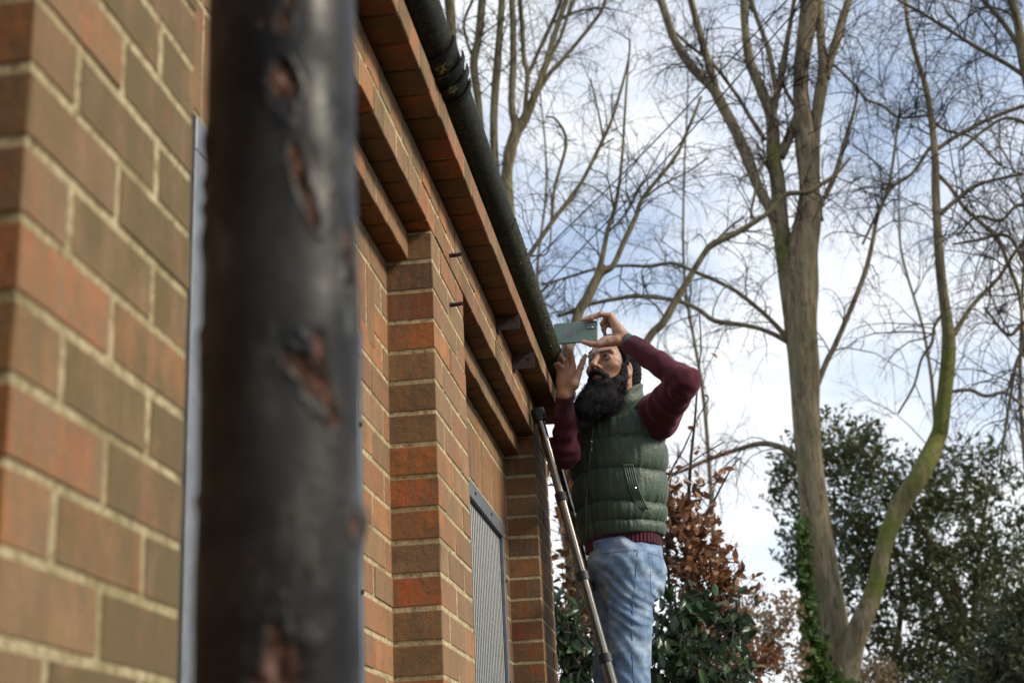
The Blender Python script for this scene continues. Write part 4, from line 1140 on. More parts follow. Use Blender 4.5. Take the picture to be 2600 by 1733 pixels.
# ------------------------------------------------------------------ telescopic ladder
def ladder():
    ALU = nodes('brushed_aluminium', 0.3, 0.5, 1.0); p = ALU.pos(); ALU.color((0.19, 0.17, 0.14)); ALU.rough(ALU.ramp(ALU.noise(ALU.pos((200, 200, 2)), 1, 4), [(0.3, 0.16), (0.7, 0.30)])); ALU = ALU.mat
    BP = simple('black_nylon', (0.012, 0.012, 0.013), 0.5, 0, 0.2, 80, 0.2)
    o = empty('telescopic_ladder', (0.05, 5.38, 0), 'telescopic aluminium ladder with black collars leaning against the wall under the eaves', 'ladder')
    T = np.array((-.5420, 5.15, 1.415 + EYE)); B = np.array((-.3330, 5.15, .4390 + EYE)); d = (B - T) / np.linalg.norm(B - T)
    foot = T + d * (T[2] - 0.02) / -d[2]
    L = np.linalg.norm(foot - T)
    y2 = 5.60
    cs = []                                          # collar stations along the stile
    z = at(1414, 1262, 5.15)[2]; cs = [(T[2] - z) / -d[2] + .295 * k for k in range(-0, 9)]
    cs = [c for c in cs if c < L - .1]
    for y in (5.15, y2):
        dy = np.array((0, y - 5.15, 0)); prev = 0.03
        for k, c in enumerate(cs + [L]):
            r = .0158 + .0010 * k
            g = MB(); g.tube([T + dy + d * (prev - .02), T + dy + d * c], r, 36, cap=False); g.build('tube', ALU, o, smooth=True)
            if c < L:
                q = T + dy + d * c; g = MB()
                g.tube([q - d * .016, q - d * .0155, q + d * .0155, q + d * .016], [r + .003, r + .006, r + .006, r + .003], 28)
                lf = np.array((0, 1 if y < 5.3 else -1, 0)); g.cbox(q + lf * (r + .014) - (.016, .016, .014), q + lf * (r + .014) + (.016, .016, .014), .003); g.build('collar', BP, o)
            prev = c
        q = T + dy; g = MB(); n = 36
        prof = [(-.022, .020), (-.020, .0255), (.012, .0265), (.016, .0245), (.026, .0235), (.028, .019)]
        pts = [q + d * a for a, _ in prof]; rr = [b for _, b in prof]
        bump = np.ones((len(prof), n)); bump[1:3, ::3] = 0.94
        g.tube(pts, rr, n, bump=bump); cap = g.build('cap', BP, o)
        g = MB(); f_ = T + dy + d * (L - .01); g.tube([f_ - d * .05, f_ + (0, 0, -.012)], [.034, .038], 20); g.build('foot', BP, o)
    for c in cs:
        q = T + d * c; g = MB()
        g.cbox(q + (-.02, .028, -.014), q + (.02, y2 - 5.15 - .028, .012), .004); g.build('rung', ALU, o)
ladder()
#@@END PERSON
#@@BEGIN TREES
# ------------------------------------------------------------------ bare trees
def m_bark(name, a, b, moss=(0.125, 0.15, 0.018)):
    N = nodes(name, 0.9, 0.2); t = N.tint(); p = N.pos()
    c = N.mix(N.ramp(N.noise(N.pos((5, 5, 1.2)), 1.6, 6, 0.65), [(0.36, 0.0), (0.6, 1.0)]), a, b)
    c = N.mix(N.ramp(N.noise(N.pos((16, 16, 3)), 1.0, 5, 0.7), [(0.5, 0.0), (0.62, 0.75)]), c, tuple(q * .38 for q in a))
    c = N.mix(N.ramp(N.noise(N.pos((2.2, 2.2, 1.6)), 1.3, 4, 0.7), [(0.6, 0.0), (0.68, 0.5)]), c, (0.30, 0.31, 0.20))
    c = N.mix(N.ramp(N.noise(N.pos((3, 3, 1.5)), 1.0, 5, 0.6), [(0.48, 0.0), (0.66, 0.6)]), c, (0.19, 0.18, 0.09))
    c = N.mix(N.math('MULTIPLY', t.outputs['Alpha'], N.ramp(N.noise(p, 7, 5, 0.7), [(0.3, 0.3), (0.55, 1.0)])), c, moss)
    N.color(c); N.bump(N.noise(N.pos((9, 9, 2)), 3, 5, 0.7), 0.8, 0.05); return N.mat
BARK = m_bark('grey_brown_bark', (0.17, 0.13, 0.08), (0.34, 0.265, 0.17))
BARK2 = m_bark('olive_bark', (0.12, 0.095, 0.055), (0.22, 0.18, 0.10))
TWIG = simple('dark_twig', (0.042, 0.032, 0.024), 0.9, 0, 0.3, 6, 0)
TW2 = simple('pale_twig', (0.14, 0.10, 0.055), 0.9, 0, 0.3, 6, 0)

def limb(pts, Y):
    """photo polyline rows (x, y, width px) at depth Y -> world rows with radius"""
    out = []
    for q in pts:
        x, y, w = q[:3]; yy = Y + (q[3] if len(q) > 3 else 0)
        P = at(x, y, yy); fw = (P - (0, 0, EYE)) @ np.array(FWD); out.append((*P, w / 2 * fw / FPX))
    return np.array(out)
def wood(g, L, n=10, moss=None, seed=1, k=14):
    R = spline(L, max(6, len(L) * k // 2)); P = R[:, :3]; r = np.maximum(R[:, 3], .004)
    th = np.arange(n) * 2 * math.pi / n
    b = 1 + .14 * vnoise(np.stack([P[:, None, 0] * 3 + np.cos(th)[None] * 1.3, P[:, None, 2] * 1.4 + 0 * th[None], P[:, None, 1] + np.sin(th)[None] * 1.3], -1), seed)
    c = np.ones((len(P), 4)); c[:, 3] = 0 if moss is None else moss(P)
    g.tube(P, r, n, c, bump=b); return R
def twigs(g, R, rng, n, L, r0, depth, droop=.35, spread=1.0, up=.4, t0=.15, sides=3):
    """side shoots on a limb given as rows x,y,z,r; each shoot bends, droops and forks again"""
    P = R[:, :3]
    for k in range(n):
        i = int(rng.uniform(t0, .999) * (len(P) - 1)); b = P[i]; d = P[min(i+1, len(P)-1)] - P[max(i-1, 0)]; d /= np.linalg.norm(d) + 1e-9
        s = rng.normal(0, 1, 3); s -= d * (s @ d); s /= np.linalg.norm(s) + 1e-9
        v = d * rng.uniform(.3, .9) + s * spread + np.array((0, 0, up)); v /= np.linalg.norm(v)
        ln = L * rng.uniform(.45, 1.25); m_ = 6 if depth > 0 else 4; pts = [b]; 
        for j in range(m_):
            v = v + rng.normal(0, .17, 3) + np.array((0, 0, -droop * (j / m_))); v /= np.linalg.norm(v); pts.append(pts[-1] + v * ln / m_)
        rr = min(r0, R[i][3] * .8) * rng.uniform(.7, 1.1); rad = np.linspace(rr, rr * .35, m_ + 1)
        pts = np.array(pts); g.tube(pts, rad, sides if depth else 3, cap=False)
        if depth: twigs(g, np.column_stack([pts, rad]), rng, 5 if depth > 1 else 4, ln * .55, rr * .62, depth - 1, droop * 1.3, spread, up * .5, .2, 3)

def tree(name, label, Y, trunks, limbs, bark, tw, seed, n_tw=7, L=1.5, r0=.016, depth=2, droop=.35, group=None, moss=None, foot=None, twm=None, up=.4):
    rng = np.random.default_rng(seed)
    f0 = limb([trunks[0][0]], Y)[0] if foot is None else foot
    base = (float(f0[0]), float(f0[1]), 0.0)
    o = empty(name, base, label, 'tree', group)
    RT = []
    for k, t in enumerate(trunks):
        R = limb(t, Y)
        if k == 0 or t[0][1] > 1650:
            a = R[0]; R = np.vstack([[a[0] + (a[0]-R[1][0]) * .3, a[1], 0, a[3] * 1.35], [a[0] + (a[0]-R[1][0]) * .15, a[1], a[2] * .45, a[3] * 1.1], R])
        g = MB(); R = wood(g, R, 20, moss[k] if moss and k < len(moss) else None, seed + k, 20); g.build('trunk', bark, o, smooth=True); RT.append(R)
    lr = []
    for q, t in enumerate(limbs):
        g = MB(); R = wood(g, limb(t, Y), 9, moss[-1] if moss and q == 0 else None, seed + 5); g.build('limb', bark, o, smooth=True); lr.append(R)
    g = MB()
    for R in lr:
        ln = np.linalg.norm(np.diff(R[:, :3], axis=0), axis=1).sum()
        twigs(g, R, rng, max(4, int(ln * n_tw / 2)), L, r0, depth, droop, up=up)
    for R in RT:
        top_ = R[R[:, 2] > at(1300, 900, Y)[2]]
        if len(top_) > 4: twigs(g, top_, rng, int(n_tw * 2), L, r0, depth, droop, up=up)
    tag(g.build('twigs', twm or tw, o), kind='stuff')
    return o, RT, lr

# the big many-stemmed tree right of the man, with its mossy leaning second trunk
def mossA(P): return 0 * P[:, 2]
def mossL(P): return 0.8 * np.exp(-((P[:, 2] - at(1975, 405, 21)[2]) / .28) ** 2) + 0.8 * np.exp(-((P[:, 2] - at(1995, 650, 21)[2]) / .4) ** 2)
def mossF(P):
    z = P[:, 2]; a = at(2400, 820, 21)[2]; b = at(2290, 1275, 21)[2]; c = at(2250, 1370, 21)[2]; e = at(2217, 1490, 21)[2]
    f = lambda q, w: np.clip(1.4 - np.abs(z - q) / w, 0, 1)
    return np.clip(f((a + b) / 2, (a - b) / 2 + .1) + f(c, .25) * .9 + f(e, .22), 0, 1)
oA, RA, LA = tree('bare_tree', 'big bare tree with forked stems right of the man, second trunk leaning right and mossy', 21,
    [[(2124, 1790, 112), (2121, 1670, 88), (2104, 1540, 77), (2085, 1440, 77), (2072, 1330, 74), (2062, 1220, 71), (2052, 1120, 70), (2044, 1000, 73), (2038, 900, 76), (2034, 830, 84), (2032, 740, 88), (2034, 650, 80), (2050, 560, 66), (2055, 478, 52), (2046, 363, 52), (2033, 230, 38), (2042, 115, 42), (2060, 0, 50), (2072, -90, 42)],
     [(2144, 1790, 70, -.15), (2152, 1690, 62, -.2), (2178, 1600, 54, -.3), (2217, 1504, 46, -.3), (2245, 1383, 44, -.3), (2281, 1294, 46, -.3), (2338, 1201, 50, -.3), (2378, 1120, 42), (2390, 1080, 40), (2400, 990, 38), (2408, 875, 35), (2404, 818, 30), (2389, 703, 24), (2381, 588, 22), (2376, 500, 21), (2374, 402, 19), (2362, 287, 16), (2347, 210, 14), (2324, 134, 13), (2305, 57, 11), (2297, -20, 10)]],
    [[(2008, 800, 40), (1998, 690, 48), (1985, 600, 42), (1974, 459, 38), (1964, 402, 38), (1959, 300, 32), (1930, 220, 27), (1903, 153, 24), (1891, 60, 21), (1888, -30, 20)],
     [(1960, 290, 22), (1972, 240, 20), (1984, 191, 18), (2007, 57, 12), (2020, -20, 12)], [(1972, 240, 13), (1953, 134, 13), (1926, 57, 12), (1900, -20, 11)],
     [(1982, 400, 26), (2000, 360, 25), (2014, 325, 25), (2030, 270, 22)], [(2025, 280, 12), (2000, 240, 10), (1985, 200, 9), (1980, 160, 8)],
     [(2066, 470, 34), (2070, 344, 27), (2081, 249, 32), (2091, 172, 30), (2084, 96, 22), (2080, 0, 26)], [(2096, 200, 26), (2108, 150, 22), (2125, 96, 22), (2145, 30, 18), (2160, -20, 18)],
     [(1985, 620, 34), (1961, 543, 30), (1926, 478, 28), (1877, 352, 28), (1831, 260, 28), (1808, 222, 24), (1758, 170, 24), (1712, 99, 21), (1678, 0, 19), (1660, -50, 18)],
     [(1826, 258, 20), (1808, 191, 20), (1781, 99, 19), (1754, 0, 17)], [(1942, 356, 12), (1900, 290, 11), (1876, 249, 10), (1819, 172, 9), (1789, 145, 9), (1750, 115, 8), (1708, 76, 7)],
     [(2083, 560, 18), (2083, 524, 15), (2118, 451, 14), (2144, 363, 12), (2167, 287, 9), (2179, 230, 6)],
     [(2072, 985, 16), (2100, 915, 14), (2121, 875, 14), (2167, 768, 14), (2198, 684, 13), (2217, 607, 11), (2228, 550, 10), (2255, 478, 9), (2271, 383, 7), (2286, 268, 6)],
     [(2005, 862, 22), (1991, 848, 16), (1960, 815, 13), (1930, 787, 12), (1872, 741, 12), (1815, 711, 11), (1769, 692, 10), (1710, 668, 9), (1652, 675, 9), (1585, 674, 8), (1518, 681, 8), (1451, 701, 7), (1375, 723, 6)],
     [(2020, 890, 20), (2006, 871, 16), (1949, 841, 13), (1891, 825, 12), (1815, 814, 12), (1776, 787, 11), (1723, 764, 11), (1625, 752, 10), (1562, 759, 10), (1502, 771, 10), (1473, 781, 10), (1415, 803, 9)],
     [(2040, 1185, 24), (2018, 1158, 18), (1975, 1132, 15), (1926, 1126, 14), (1861, 1144, 12), (1801, 1165, 11), (1700, 1209, 7)],
     [(2407, 868, 16), (2423, 848, 14), (2465, 780, 12), (2534, 707, 10), (2576, 642, 9), (2615, 600, 8)], [(2386, 545, 13), (2431, 505, 12), (2489, 467, 10), (2600, 440, 8)],
     [(2378, 440, 12), (2412, 474, 11), (2450, 528, 11), (2527, 600, 11), (2560, 670, 10), (2590, 760, 10), (2600, 900, 9)], [(2372, 385, 12), (2431, 344, 12), (2527, 295, 11), (2620, 262, 11)],
     [(2372, 365, 10), (2355, 383, 10), (2316, 440, 9), (2263, 478, 9), (2221, 555, 8), (2190, 620, 6)], [(2105, 160, 6), (2125, 172, 7), (2175, 222, 7), (2198, 252, 7), (2240, 268, 7), (2274, 295, 7), (2313, 298, 7), (2358, 292, 7)],
     [(2400, 1010, 12), (2419, 994, 10), (2465, 990, 10), (2504, 1005, 10), (2553, 998, 9), (2610, 1040, 8)], [(2352, 290, 9), (2400, 330, 8), (2470, 350, 7), (2540, 420, 6)],
     [(2390, 800, 9), (2372, 830, 8), (2366, 870, 8), (2340, 910, 7), (2320, 980, 6), (2280, 1050, 5)]],
    BARK, TWIG, 3, n_tw=8, L=1.35, r0=.014, depth=2, droop=.45, moss=[mossA, mossF, mossL])
oB = tree('bare_tree', 'leafless tree with a fan of upright stems, just beyond the black gutter joint', 24,
    [[(1296, 900, 60), (1292, 620, 44), (1287, 440, 30), (1307, 344, 30), (1330, 306, 26), (1360, 237, 20), (1383, 172, 17), (1406, 96, 15), (1437, 0, 14), (1450, -40, 13)]],
    [[(1262, 520, 26), (1253, 344, 21), (1257, 230, 21), (1268, 96, 19), (1276, -20, 18)], [(1290, 430, 24), (1309, 325, 26), (1300, 268, 19), (1303, 115, 17), (1299, -20, 16)],
     [(1225, 400, 18), (1215, 268, 18), (1203, 161, 22), (1215, 96, 22), (1226, -20, 22)], [(1330, 300, 12), (1334, 268, 12), (1339, 191, 13), (1330, 153, 12), (1326, 77, 12), (1318, -20, 12)],
     [(1340, 190, 10), (1352, 168, 10), (1383, 96, 10), (1418, 19, 10), (1430, -30, 9)], [(1380, 190, 10), (1400, 140, 10), (1425, 90, 9), (1452, 0, 9)], [(1365, 235, 12), (1398, 184, 12), (1444, 134, 10), (1521, 38, 9), (1540, -10, 8)],
     [(1168, 300, 20), (1150, 120, 24), (1138, -20, 26)], [(1210, 160, 8), (1190, 120, 8), (1178, 60, 7), (1200, 0, 7)], [(1398, 60, 7), (1450, 35, 7), (1490, 24, 6), (1545, 20, 5)]],
    BARK2, TWIG, 21, n_tw=5, L=1.4, r0=.013, depth=2, group=None)
oE = tree('bare_tree', 'thin dark leafless tree slanting up rightwards, lowest stem right beside the gutter', 19,
    [[(1230, 860, 22), (1300, 700, 18), (1346, 643, 13), (1406, 558, 12), (1451, 500, 11), (1483, 451, 10), (1532, 352, 9), (1559, 287, 8), (1594, 161, 6), (1600, 100, 4)]],
    [[(1400, 565, 9), (1408, 478, 8), (1437, 363, 8), (1414, 306, 6), (1387, 295, 5)], [(1532, 352, 6), (1520, 290, 5), (1500, 200, 4)], [(1485, 450, 6), (1520, 380, 5), (1560, 350, 4)], [(1345, 650, 6), (1390, 640, 5), (1400, 560, 4), (1398, 480, 3)]],
    BARK2, TWIG, 33, n_tw=6, L=1.1, r0=.011, depth=2, droop=.25)
oD = tree('bare_tree', 'slim leafless tree behind the phone, forking just above it', 17,
    [[(1435, 1000, 36), (1464, 812, 28), (1491, 757, 28), (1513, 710, 24), (1529, 690, 18), (1556, 674, 14), (1585, 612, 13), (1614, 551, 12), (1634, 500, 10), (1712, 402, 9), (1743, 337, 8), (1781, 245, 6)]],
    [[(1510, 715, 16), (1527, 661, 14), (1542, 589, 12), (1562, 522, 10), (1578, 421, 8), (1590, 230, 6), (1597, 153, 4)], [(1480, 780, 16), (1440, 795, 9), (1415, 803, 6)], [(1640, 500, 6), (1680, 470, 5), (1740, 440, 4), (1800, 400, 4)],
     [(1545, 590, 6), (1590, 540, 5), (1640, 450, 4), (1690, 360, 3)], [(1558, 530, 5), (1540, 450, 4), (1500, 430, 3)]],
    BARK2, TWIG, 37, n_tw=6, L=1.0, r0=.010, depth=2, droop=.25)
oC = tree('bare_tree', 'slender leafless tree leaning right behind the raised elbow', 18,
    [[(1560, 1060, 24), (1640, 872, 20), (1685, 817, 19), (1719, 757, 18), (1738, 726, 16), (1784, 649, 15), (1811, 619, 17), (1872, 590, 15), (1937, 550, 13), (1965, 524, 12), (1999, 493, 13), (2045, 489, 13), (2075, 474, 12), (2121, 444, 9), (2160, 400, 6)]],
    [[(1920, 560, 8), (1908, 540, 7), (1915, 500, 7), (1925, 440, 6), (1945, 392, 5)], [(1811, 619, 7), (1850, 580, 6), (1890, 550, 5)], [(1690, 810, 6), (1660, 770, 5), (1610, 740, 4), (1570, 700, 3)]],
    BARK2, TWIG, 41, n_tw=6, L=1.0, r0=.011, depth=2, droop=.4)
oG = tree('bare_tree', 'leafless tree in the top right corner, overhanging from beyond the frame', 20,
    [[(2760, 1200, 60), (2720, 700, 44), (2660, 420, 34), (2600, 160, 26), (2588, 77, 23), (2569, 0, 22), (2560, -40, 20)]],
    [[(2620, 200, 16), (2596, 134, 14), (2546, 57, 13), (2496, 0, 12), (2470, -30, 12)], [(2650, 230, 14), (2565, 168, 12), (2489, 126, 11), (2427, 88, 9), (2336, 31, 8), (2278, 0, 7)],
     [(2640, 330, 12), (2560, 300, 9), (2500, 330, 8), (2440, 380, 6)], [(2660, 560, 13), (2590, 520, 10), (2540, 560, 9), (2480, 550, 8), (2430, 600, 6)],
     [(2700, 760, 14), (2620, 700, 11), (2560, 600, 9), (2480, 610, 8), (2420, 620, 6)], [(2700, 900, 14), (2610, 820, 11), (2560, 850, 8), (2500, 780, 7)], [(2720, 1000, 13), (2640, 960, 10), (2590, 900, 9), (2560, 1040, 8), (2540, 1180, 6)],
     [(2560, 30, 7), (2500, 20, 6), (2440, 60, 5), (2400, 110, 4)]],
    BARK2, TWIG, 43, n_tw=12, L=1.6, r0=.014, depth=2, droop=.55)
# fine far crown mesh behind everything: separate slim saplings
def far_tree(px, py, Y, h, seed, label):
    rng = np.random.default_rng(seed); b = at(px, py, Y)
    base = np.array((b[0], b[1], 0.)); o = empty('bare_tree', tuple(base), label, 'tree', 'slim leafless trees far behind')
    H = b[2] + h; pts = [(base[0], base[1], 0, .10)]
    for k in range(1, 9): pts.append((base[0] + rng.normal(0, .22) + .05 * k, base[1] + rng.normal(0, .2), H * k / 8, .10 * (1 - k / 9)))
    g = MB(); R = wood(g, np.array(pts), 8, None, seed, 10); g.build('trunk', BARK2, o, smooth=True)
    g = MB(); R2 = R[R[:, 2] > H * .3]; g_r = R2.copy(); g_r[:, 3] = np.maximum(g_r[:, 3], .03)
    twigs(g, g_r, rng, 26, 3.0, .022, 3, .15, .8, .5, 0.0); tag(g.build('twigs', TWIG, o), kind='stuff')
for px, py, Y, h, sd_, lb in ((1700, 260, 42, 4, 52, 'slim leafless tree far off left of the forked big tree'),
                     (2240, 420, 40, 3, 53, 'slim leafless tree far off between the two mossy trunks'), (2500, 500, 36, 5, 54, 'slim leafless tree far off behind the twigs at the right edge'),
                     (1340, 200, 40, 3, 56, 'slim leafless tree far off behind the fan of upright stems')):
    far_tree(px, py, Y, h, sd_, lb)

# two thin cables
CAB = simple('cable', (0.03, 0.03, 0.035), 0.6)
for (a, b, lab) in (((1355, 663), (1991, 8), 'thin overhead cable crossing the sky, upper of the pair'), ((1406, 705), (1995, 57), 'thin overhead cable crossing the sky, lower of the pair')):
    A, B = at(*a, 15), at(*b, 12); d = B - A; P = spline([A - d * .8, A - d * .35, A, (A + B) / 2 - (0, 0, .05), B, B + d * .5], 50)
    tag(MB().tube(P, .007, 6).build('overhead_cable', CAB, None, loc=tuple(A)), lab, 'cable', 'overhead cables')

# ------------------------------------------------------------------ leaves
def leaf_geo(L=1.0, W=.5, fold=.25, curl=.25, n=5):
    """pointed oval leaf along +x, folded on the midrib and curled"""
    V = []; F = []
    for i in range(n + 1):
        t = i / n; w = W * .5 * math.sin(math.pi * t ** .8) ** .9 if 0 < t < 1 else 0.0
        x = L * t; z = -curl * L * t * t
        V += [(x, -w, z + fold * w), (x, 0, z), (x, w, z + fold * w)]
        if i:
            a = (i-1)*3; F += [(a, a+1, a+4, a+3), (a+1, a+2, a+5, a+4)]
    return np.array(V), F
def rot_rand(rng, d=None, tilt=.6):
    d = rng.normal(0, 1, 3) if d is None else np.array(d, float) + rng.normal(0, tilt, 3); d /= np.linalg.norm(d)
    s = np.cross(d, rng.normal(0, 1, 3)); s /= np.linalg.norm(s); return np.stack([d, s, np.cross(d, s)])
def m_leaf(name, cols, rough=.6, trans=.25):
    N = nodes(name, rough, .4); t = N.tint(); p = N.pos()
    g = N.new('ShaderNodeObjectInfo'); r = N.math('FRACT', N.math('ADD', N.math('MULTIPLY', g.outputs['Random'], .6), t.outputs['Alpha']))
    stops = [(i / (len(cols) - 1), c) for i, c in enumerate(cols)]
    c = N.mix(.25, N.ramp(r, stops), N.ramp(N.noise(p, 30, 3), [(0.3, cols[0]), (0.7, cols[-1])])); N.color(c)
    tr = N.tree.nodes.new('ShaderNodeBsdfTranslucent'); N.link(c, tr.inputs[0]); mxs = N.tree.nodes.new('ShaderNodeMixShader'); mxs.inputs[0].default_value = trans
    o_ = N.tree.nodes['Material Output']; N.link(N.bsdf.outputs[0], mxs.inputs[1]); N.link(tr.outputs[0], mxs.inputs[2]); N.link(mxs.outputs[0], o_.inputs[0]); return N.mat
RUSTL = m_leaf('dead_beech_leaf', [(0.10, 0.040, 0.018), (0.24, 0.096, 0.038), (0.38, 0.17, 0.07), (0.48, 0.27, 0.15), (0.15, 0.060, 0.026)], .55, .3)
GREENL = m_leaf('glossy_green_leaf', [(0.018, 0.040, 0.014), (0.03, 0.065, 0.022), (0.05, 0.10, 0.03), (0.11, 0.15, 0.09), (0.02, 0.05, 0.02)], .3, .2)
OAKL = m_leaf('evergreen_leaf', [(0.032, 0.050, 0.022), (0.058, 0.078, 0.032), (0.095, 0.108, 0.045), (0.13, 0.135, 0.06)], .4, .2)
IVYL = m_leaf('ivy_leaf', [(0.02, 0.05, 0.010), (0.045, 0.10, 0.016), (0.08, 0.15, 0.02), (0.12, 0.16, 0.04)], .45, .25)
PALEL = m_leaf('pale_dry_leaf', [(0.16, 0.10, 0.06), (0.30, 0.21, 0.13), (0.24, 0.17, 0.08)], .7, .3)

def bush(name, label, Y, blobs, n_leaf, L, mat, seed, n_single=0, W=.5, depthy=.5, dirn=None, stems=(), twm=None, leafname='leaf', fill=1.0, cat='shrub', flat=False):
    """blobs: (px, py, rx, ry[, dY]) in photo pixels. Twigs grow from the foot through the blobs and carry the leaves"""
    rng = np.random.default_rng(seed); B = []
    for b in blobs:
        P = at(b[0], b[1], Y + (b[4] if len(b) > 4 else 0)); k = ((P - (0, 0, EYE)) @ np.array(FWD)) / FPX; B.append((P, b[2] * k, b[3] * k))
    base = np.mean([b[0] for b in B], 0) * (1, 1, 0); o = empty(name, tuple(base), label, cat)
    for s in stems: 
        g = MB(); R = wood(g, limb(s, Y), 7, None, seed)
        a = R[0]; g.tube([(a[0], a[1], a[2]), (a[0] * .6 + base[0] * .4, a[1], a[2] * .45), (base[0], base[1], 0)], [a[3], a[3] * 1.4, a[3] * 2], 7); g.build('trunk' if cat == 'tree' else 'stem', twm or TWIG, o, smooth=True)
    g = MB()
    pos = []; vol = np.array([b[1] ** 2 * b[2] for b in B]) ** .7; vol /= vol.sum()
    V0, F0 = leaf_geo(1, W); cnt = 0
    while cnt < n_leaf:
        b = B[rng.choice(len(B), p=vol)]; q = rng.normal(0, 1, 3); q /= np.linalg.norm(q); q *= rng.uniform(.25, 1.0) ** .5 * fill
        c = b[0] + q * (b[1], b[1] * depthy * 2, b[2]) 
        # a short shoot with several leaves along it
        out = q + np.array((0, 0, .5)) + rng.normal(0, .4, 3); out /= np.linalg.norm(out)
        sl = L * rng.uniform(2.5, 5); S = c - out * sl * .5; pts = np.array([S, S + out * sl * .5 + rng.normal(0, L * .2, 3), S + out * sl])
        g.tube(pts, [L * .05, L * .035, L * .02], 3, cap=False)
        for j in range(rng.integers(4, 8)):
            t = rng.uniform(.1, 1); p_ = pts[0] * (1-t) + pts[2] * t
            d = (out * .5 + rng.normal(0, .7, 3)) if dirn is None else np.array(dirn) + rng.normal(0, .6, 3)
            pos.append((p_, rot_rand(rng, d, .2), L * rng.uniform(.65, 1.15))); cnt += 1
    tag(g.build('twigs', twm or TWIG, o), kind='stuff')
    E0 = np.array((0, 0, EYE))
    key = np.argsort([np.linalg.norm(p_[0] - E0) for p_ in pos]); sing = set()
    if n_single:
        vis = [i for i in key if -20 < proj(pos[i][0])[0] < 2620 and proj(pos[i][0])[1] < 1740]; sing = set(vis[:n_single])
    variants = []
    for v in range(6):
        V, F = leaf_geo(1, W * rng.uniform(.8, 1.15), rng.uniform(.1, .6), rng.uniform(-.1, .5)); variants.append((V, F))
    g = MB(); meshes = {}
    for i, (p_, M, s_) in enumerate(pos):
        V, F = variants[i % 6]
        if i in sing:
            if i % 6 not in meshes:
                ob = MB().add(V, F, (1, 1, 1, rng.uniform(0, .3))).build(leafname, mat, o, smooth=True, loc=(0, 0, 0)); me = ob.data; bpy.data.objects.remove(ob); meshes[i % 6] = me
                n_ = np.array([v_.co[:] for v_ in me.vertices]); me.vertices.foreach_set('co', V.ravel())
            ob = bpy.data.objects.new(leafname, meshes[i % 6]); COL.objects.link(ob); ob.parent = o
            mm = Matrix([[M[0][0]*s_, M[1][0]*s_, M[2][0]*s_, p_[0]-base[0]], [M[0][1]*s_, M[1][1]*s_, M[2][1]*s_, p_[1]-base[1]], [M[0][2]*s_, M[1][2]*s_, M[2][2]*s_, p_[2]-base[2]], [0, 0, 0, 1]]); ob.matrix_local = mm
        else: g.add(p_ + (V * s_) @ M, F, (1, 1, 1, rng.uniform(0, 1)))
    if g.n: tag(g.build('foliage', mat, o), kind='stuff')
    return o
# rust-brown beech behind the man
bush('beech_shrub', 'beech shrub with rust brown dead leaves behind the man, between wall and trees', 8.6,
     [(1790, 1480, 85, 100), (1745, 1390, 70, 110), (1700, 1330, 50, 110), (1690, 1240, 38, 70), (1840, 1500, 50, 60), (1480, 1330, 75, 100, .2), (1450, 1230, 45, 60, .2), (1500, 1440, 70, 80, .2), (1590, 1430, 80, 120, .3), (1800, 1640, 90, 80, .5), (1900, 1680, 75, 40, .6), (1770, 1370, 40, 45), (1470, 1560, 60, 90, .5), (1760, 1250, 22, 25), (1830, 1200, 16, 18), (1755, 1310, 30, 35)],
     3300, .066, RUSTL, 61, 140, .55, stems=[[(1760, 1733, 16), (1745, 1400, 11), (1752, 1200, 8), (1765, 1060, 6), (1772, 960, 4), (1780, 880, 3), (1776, 800, 2)], [(1740, 1450, 8), (1790, 1320, 6), (1850, 1200, 4), (1880, 1160, 3)], [(1700, 1500, 9), (1690, 1250, 6), (1740, 1130, 4), (1765, 1075, 3), (1800, 1010, 3)],
            [(1745, 1400, 5), (1700, 1230, 4), (1760, 1170, 3), (1840, 1120, 2)], [(1480, 1700, 10), (1455, 1300, 7), (1470, 1190, 4)]])
# single leaves on the bare shoots above the beech
def stray():
    rng = np.random.default_rng(77); i = 0
    o = [q for q in bpy.data.objects if q.name == 'beech_shrub'][0]; base = np.array(o.location); me = None
    for px, py in ((1757, 1112), (1820, 910), (1800, 1010), (1788, 1045), (1760, 1150), (1770, 1068), (1806, 1210), (1812, 1160), (1825, 1158), (1786, 1170), (1795, 1165), (1768, 1185), (1840, 1150), (1752, 1178), (1762, 1235), (1782, 1262), (1774, 1130), (1886, 1437), (1800, 1305), (1745, 1085), (1778, 1086)):
        P = at(px, py, 8.5 + rng.uniform(-.2, .2)); M = rot_rand(rng); s_ = rng.uniform(.036, .056)
        if me is None: V, F = leaf_geo(1, .55, .4, .3); q = MB().add(V, F, (1, 1, 1, .02)).build('leaf', RUSTL, None, smooth=True); me = q.data; bpy.data.objects.remove(q)
        ob = bpy.data.objects.new('leaf', me); COL.objects.link(ob); ob.parent = o
        ob.matrix_local = Matrix([[M[0][0]*s_, M[1][0]*s_, M[2][0]*s_, P[0]-base[0]], [M[0][1]*s_, M[1][1]*s_, M[2][1]*s_, P[1]-base[1]], [M[0][2]*s_, M[1][2]*s_, M[2][2]*s_, P[2]-base[2]], [0, 0, 0, 1]])
stray()
bush('laurel_shrub', 'glossy dark green shrub at the foot of the beech, either side of the jeans', 8.0,
     [(1700, 1600, 70, 70), (1760, 1680, 80, 60), (1690, 1720, 60, 50), (1850, 1580, 45, 45), (1830, 1700, 60, 50, .3), (1450, 1650, 50, 80), (1500, 1720, 60, 60), (1440, 1560, 26, 40), (1730, 1540, 45, 40), (1880, 1710, 30, 25)],
     1050, .095, GREENL, 67, 130, .42, dirn=(0, 0, -.7), stems=[[(1670, 1733, 10), (1690, 1560, 7), (1790, 1500, 4)], [(1440, 1733, 9), (1450, 1600, 6), (1490, 1560, 3)]])
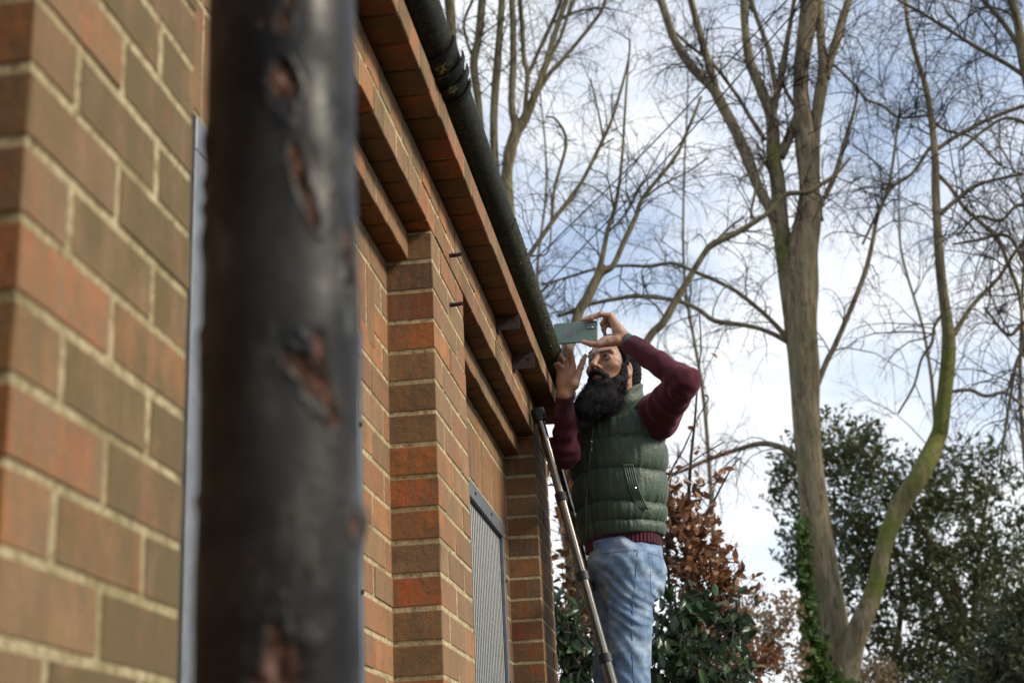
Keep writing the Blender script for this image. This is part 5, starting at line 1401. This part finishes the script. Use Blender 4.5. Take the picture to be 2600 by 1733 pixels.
# evergreen oak on the right
bush('evergreen_oak', 'large dark evergreen tree filling the lower right, sky showing through its crown', 27,
     [(2120, 1120, 90, 55), (2200, 1150, 70, 60), (2060, 1160, 60, 60), (2010, 1190, 50, 60), (2000, 1260, 50, 50), (2020, 1330, 45, 60), (2160, 1200, 70, 60), (2010, 1420, 45, 40), (2140, 1330, 70, 70), (2200, 1290, 80, 80), (2150, 1450, 70, 70), (2320, 1250, 80, 80), (2420, 1240, 80, 70), (2530, 1230, 70, 40), (2480, 1160, 60, 35), (2400, 1340, 110, 90), (2540, 1370, 100, 80), (2300, 1430, 90, 100), (2420, 1500, 130, 110), (2560, 1500, 110, 110), (2320, 1600, 110, 100), (2480, 1660, 150, 100), (2600, 1640, 100, 110), (2220, 1580, 40, 60), (2180, 1400, 60, 80), (2260, 1690, 60, 50), (2130, 1560, 40, 60), (2380, 1730, 150, 60)],
     21000, .12, OAKL, 71, 0, .5, .8, stems=[[(2470, 1733, 34), (2440, 1560, 28), (2400, 1430, 22), (2330, 1330, 15), (2260, 1220, 10), (2200, 1150, 7)], [(2440, 1560, 20), (2380, 1490, 16), (2280, 1400, 13), (2190, 1340, 10), (2110, 1265, 8)], [(2470, 1600, 18), (2480, 1450, 15), (2500, 1300, 9), (2520, 1200, 6)], [(2260, 1733, 18), (2290, 1500, 14), (2250, 1320, 9)]], twm=BARK2, cat='tree', fill=1.12)
bush('conifer', 'darkest green bushy tree in the bottom right corner', 19,
     [(2590, 1600, 70, 70), (2570, 1690, 90, 70), (2620, 1520, 40, 60), (2500, 1740, 80, 40)], 3500, .11, OAKL, 73, 0, .4, .8, cat='tree', stems=[[(2640, 1733, 20), (2610, 1600, 12)]])
bush('dry_shrub', 'pale dry twiggy bush between the beech and the ivy covered trunk', 16,
     [(1950, 1560, 90, 70), (1900, 1640, 90, 70), (1990, 1660, 60, 80), (1840, 1560, 40, 40), (2220, 1710, 60, 40, 6)], 2600, .055, PALEL, 79, 0, .6, .8, twm=TW2, stems=[[(1870, 1733, 8), (1930, 1640, 6), (2010, 1560, 4)], [(1930, 1733, 9), (1900, 1600, 5), (1880, 1500, 3)]])
# ivy on the foot of the big trunk
def ivy():
    rng = np.random.default_rng(83); V0, F0 = leaf_geo(1, .9, .15, .15, 3); g = MB(); st = MB()
    for k in range(2400):
        y = 1300 + 460 * rng.random() ** .6; side = np.interp(y, [1300, 1400, 1500, 1600, 1700], [2035, 2038, 2044, 2052, 2050]); wid = np.interp(y, [1300, 1450, 1600, 1700, 1760], [4, 10, 20, 60, 120])
        x = side + abs(rng.normal(0, 1)) * wid * .5 - 3; P = at(min(x, 2200), y, 20.6 + rng.uniform(-.25, .05)); P = P + rng.normal(0, .03, 3)
        g.add(P + (V0 * rng.uniform(.07, .13)) @ rot_rand(rng, (0, -.4, -.7), .5), F0, (1, 1, 1, rng.random()))
    o = g.build('ivy', IVYL, None); tag(o, 'bright green ivy climbing the foot of the big forked trunk', 'ivy', kind='stuff')
ivy()
#@@END TREES
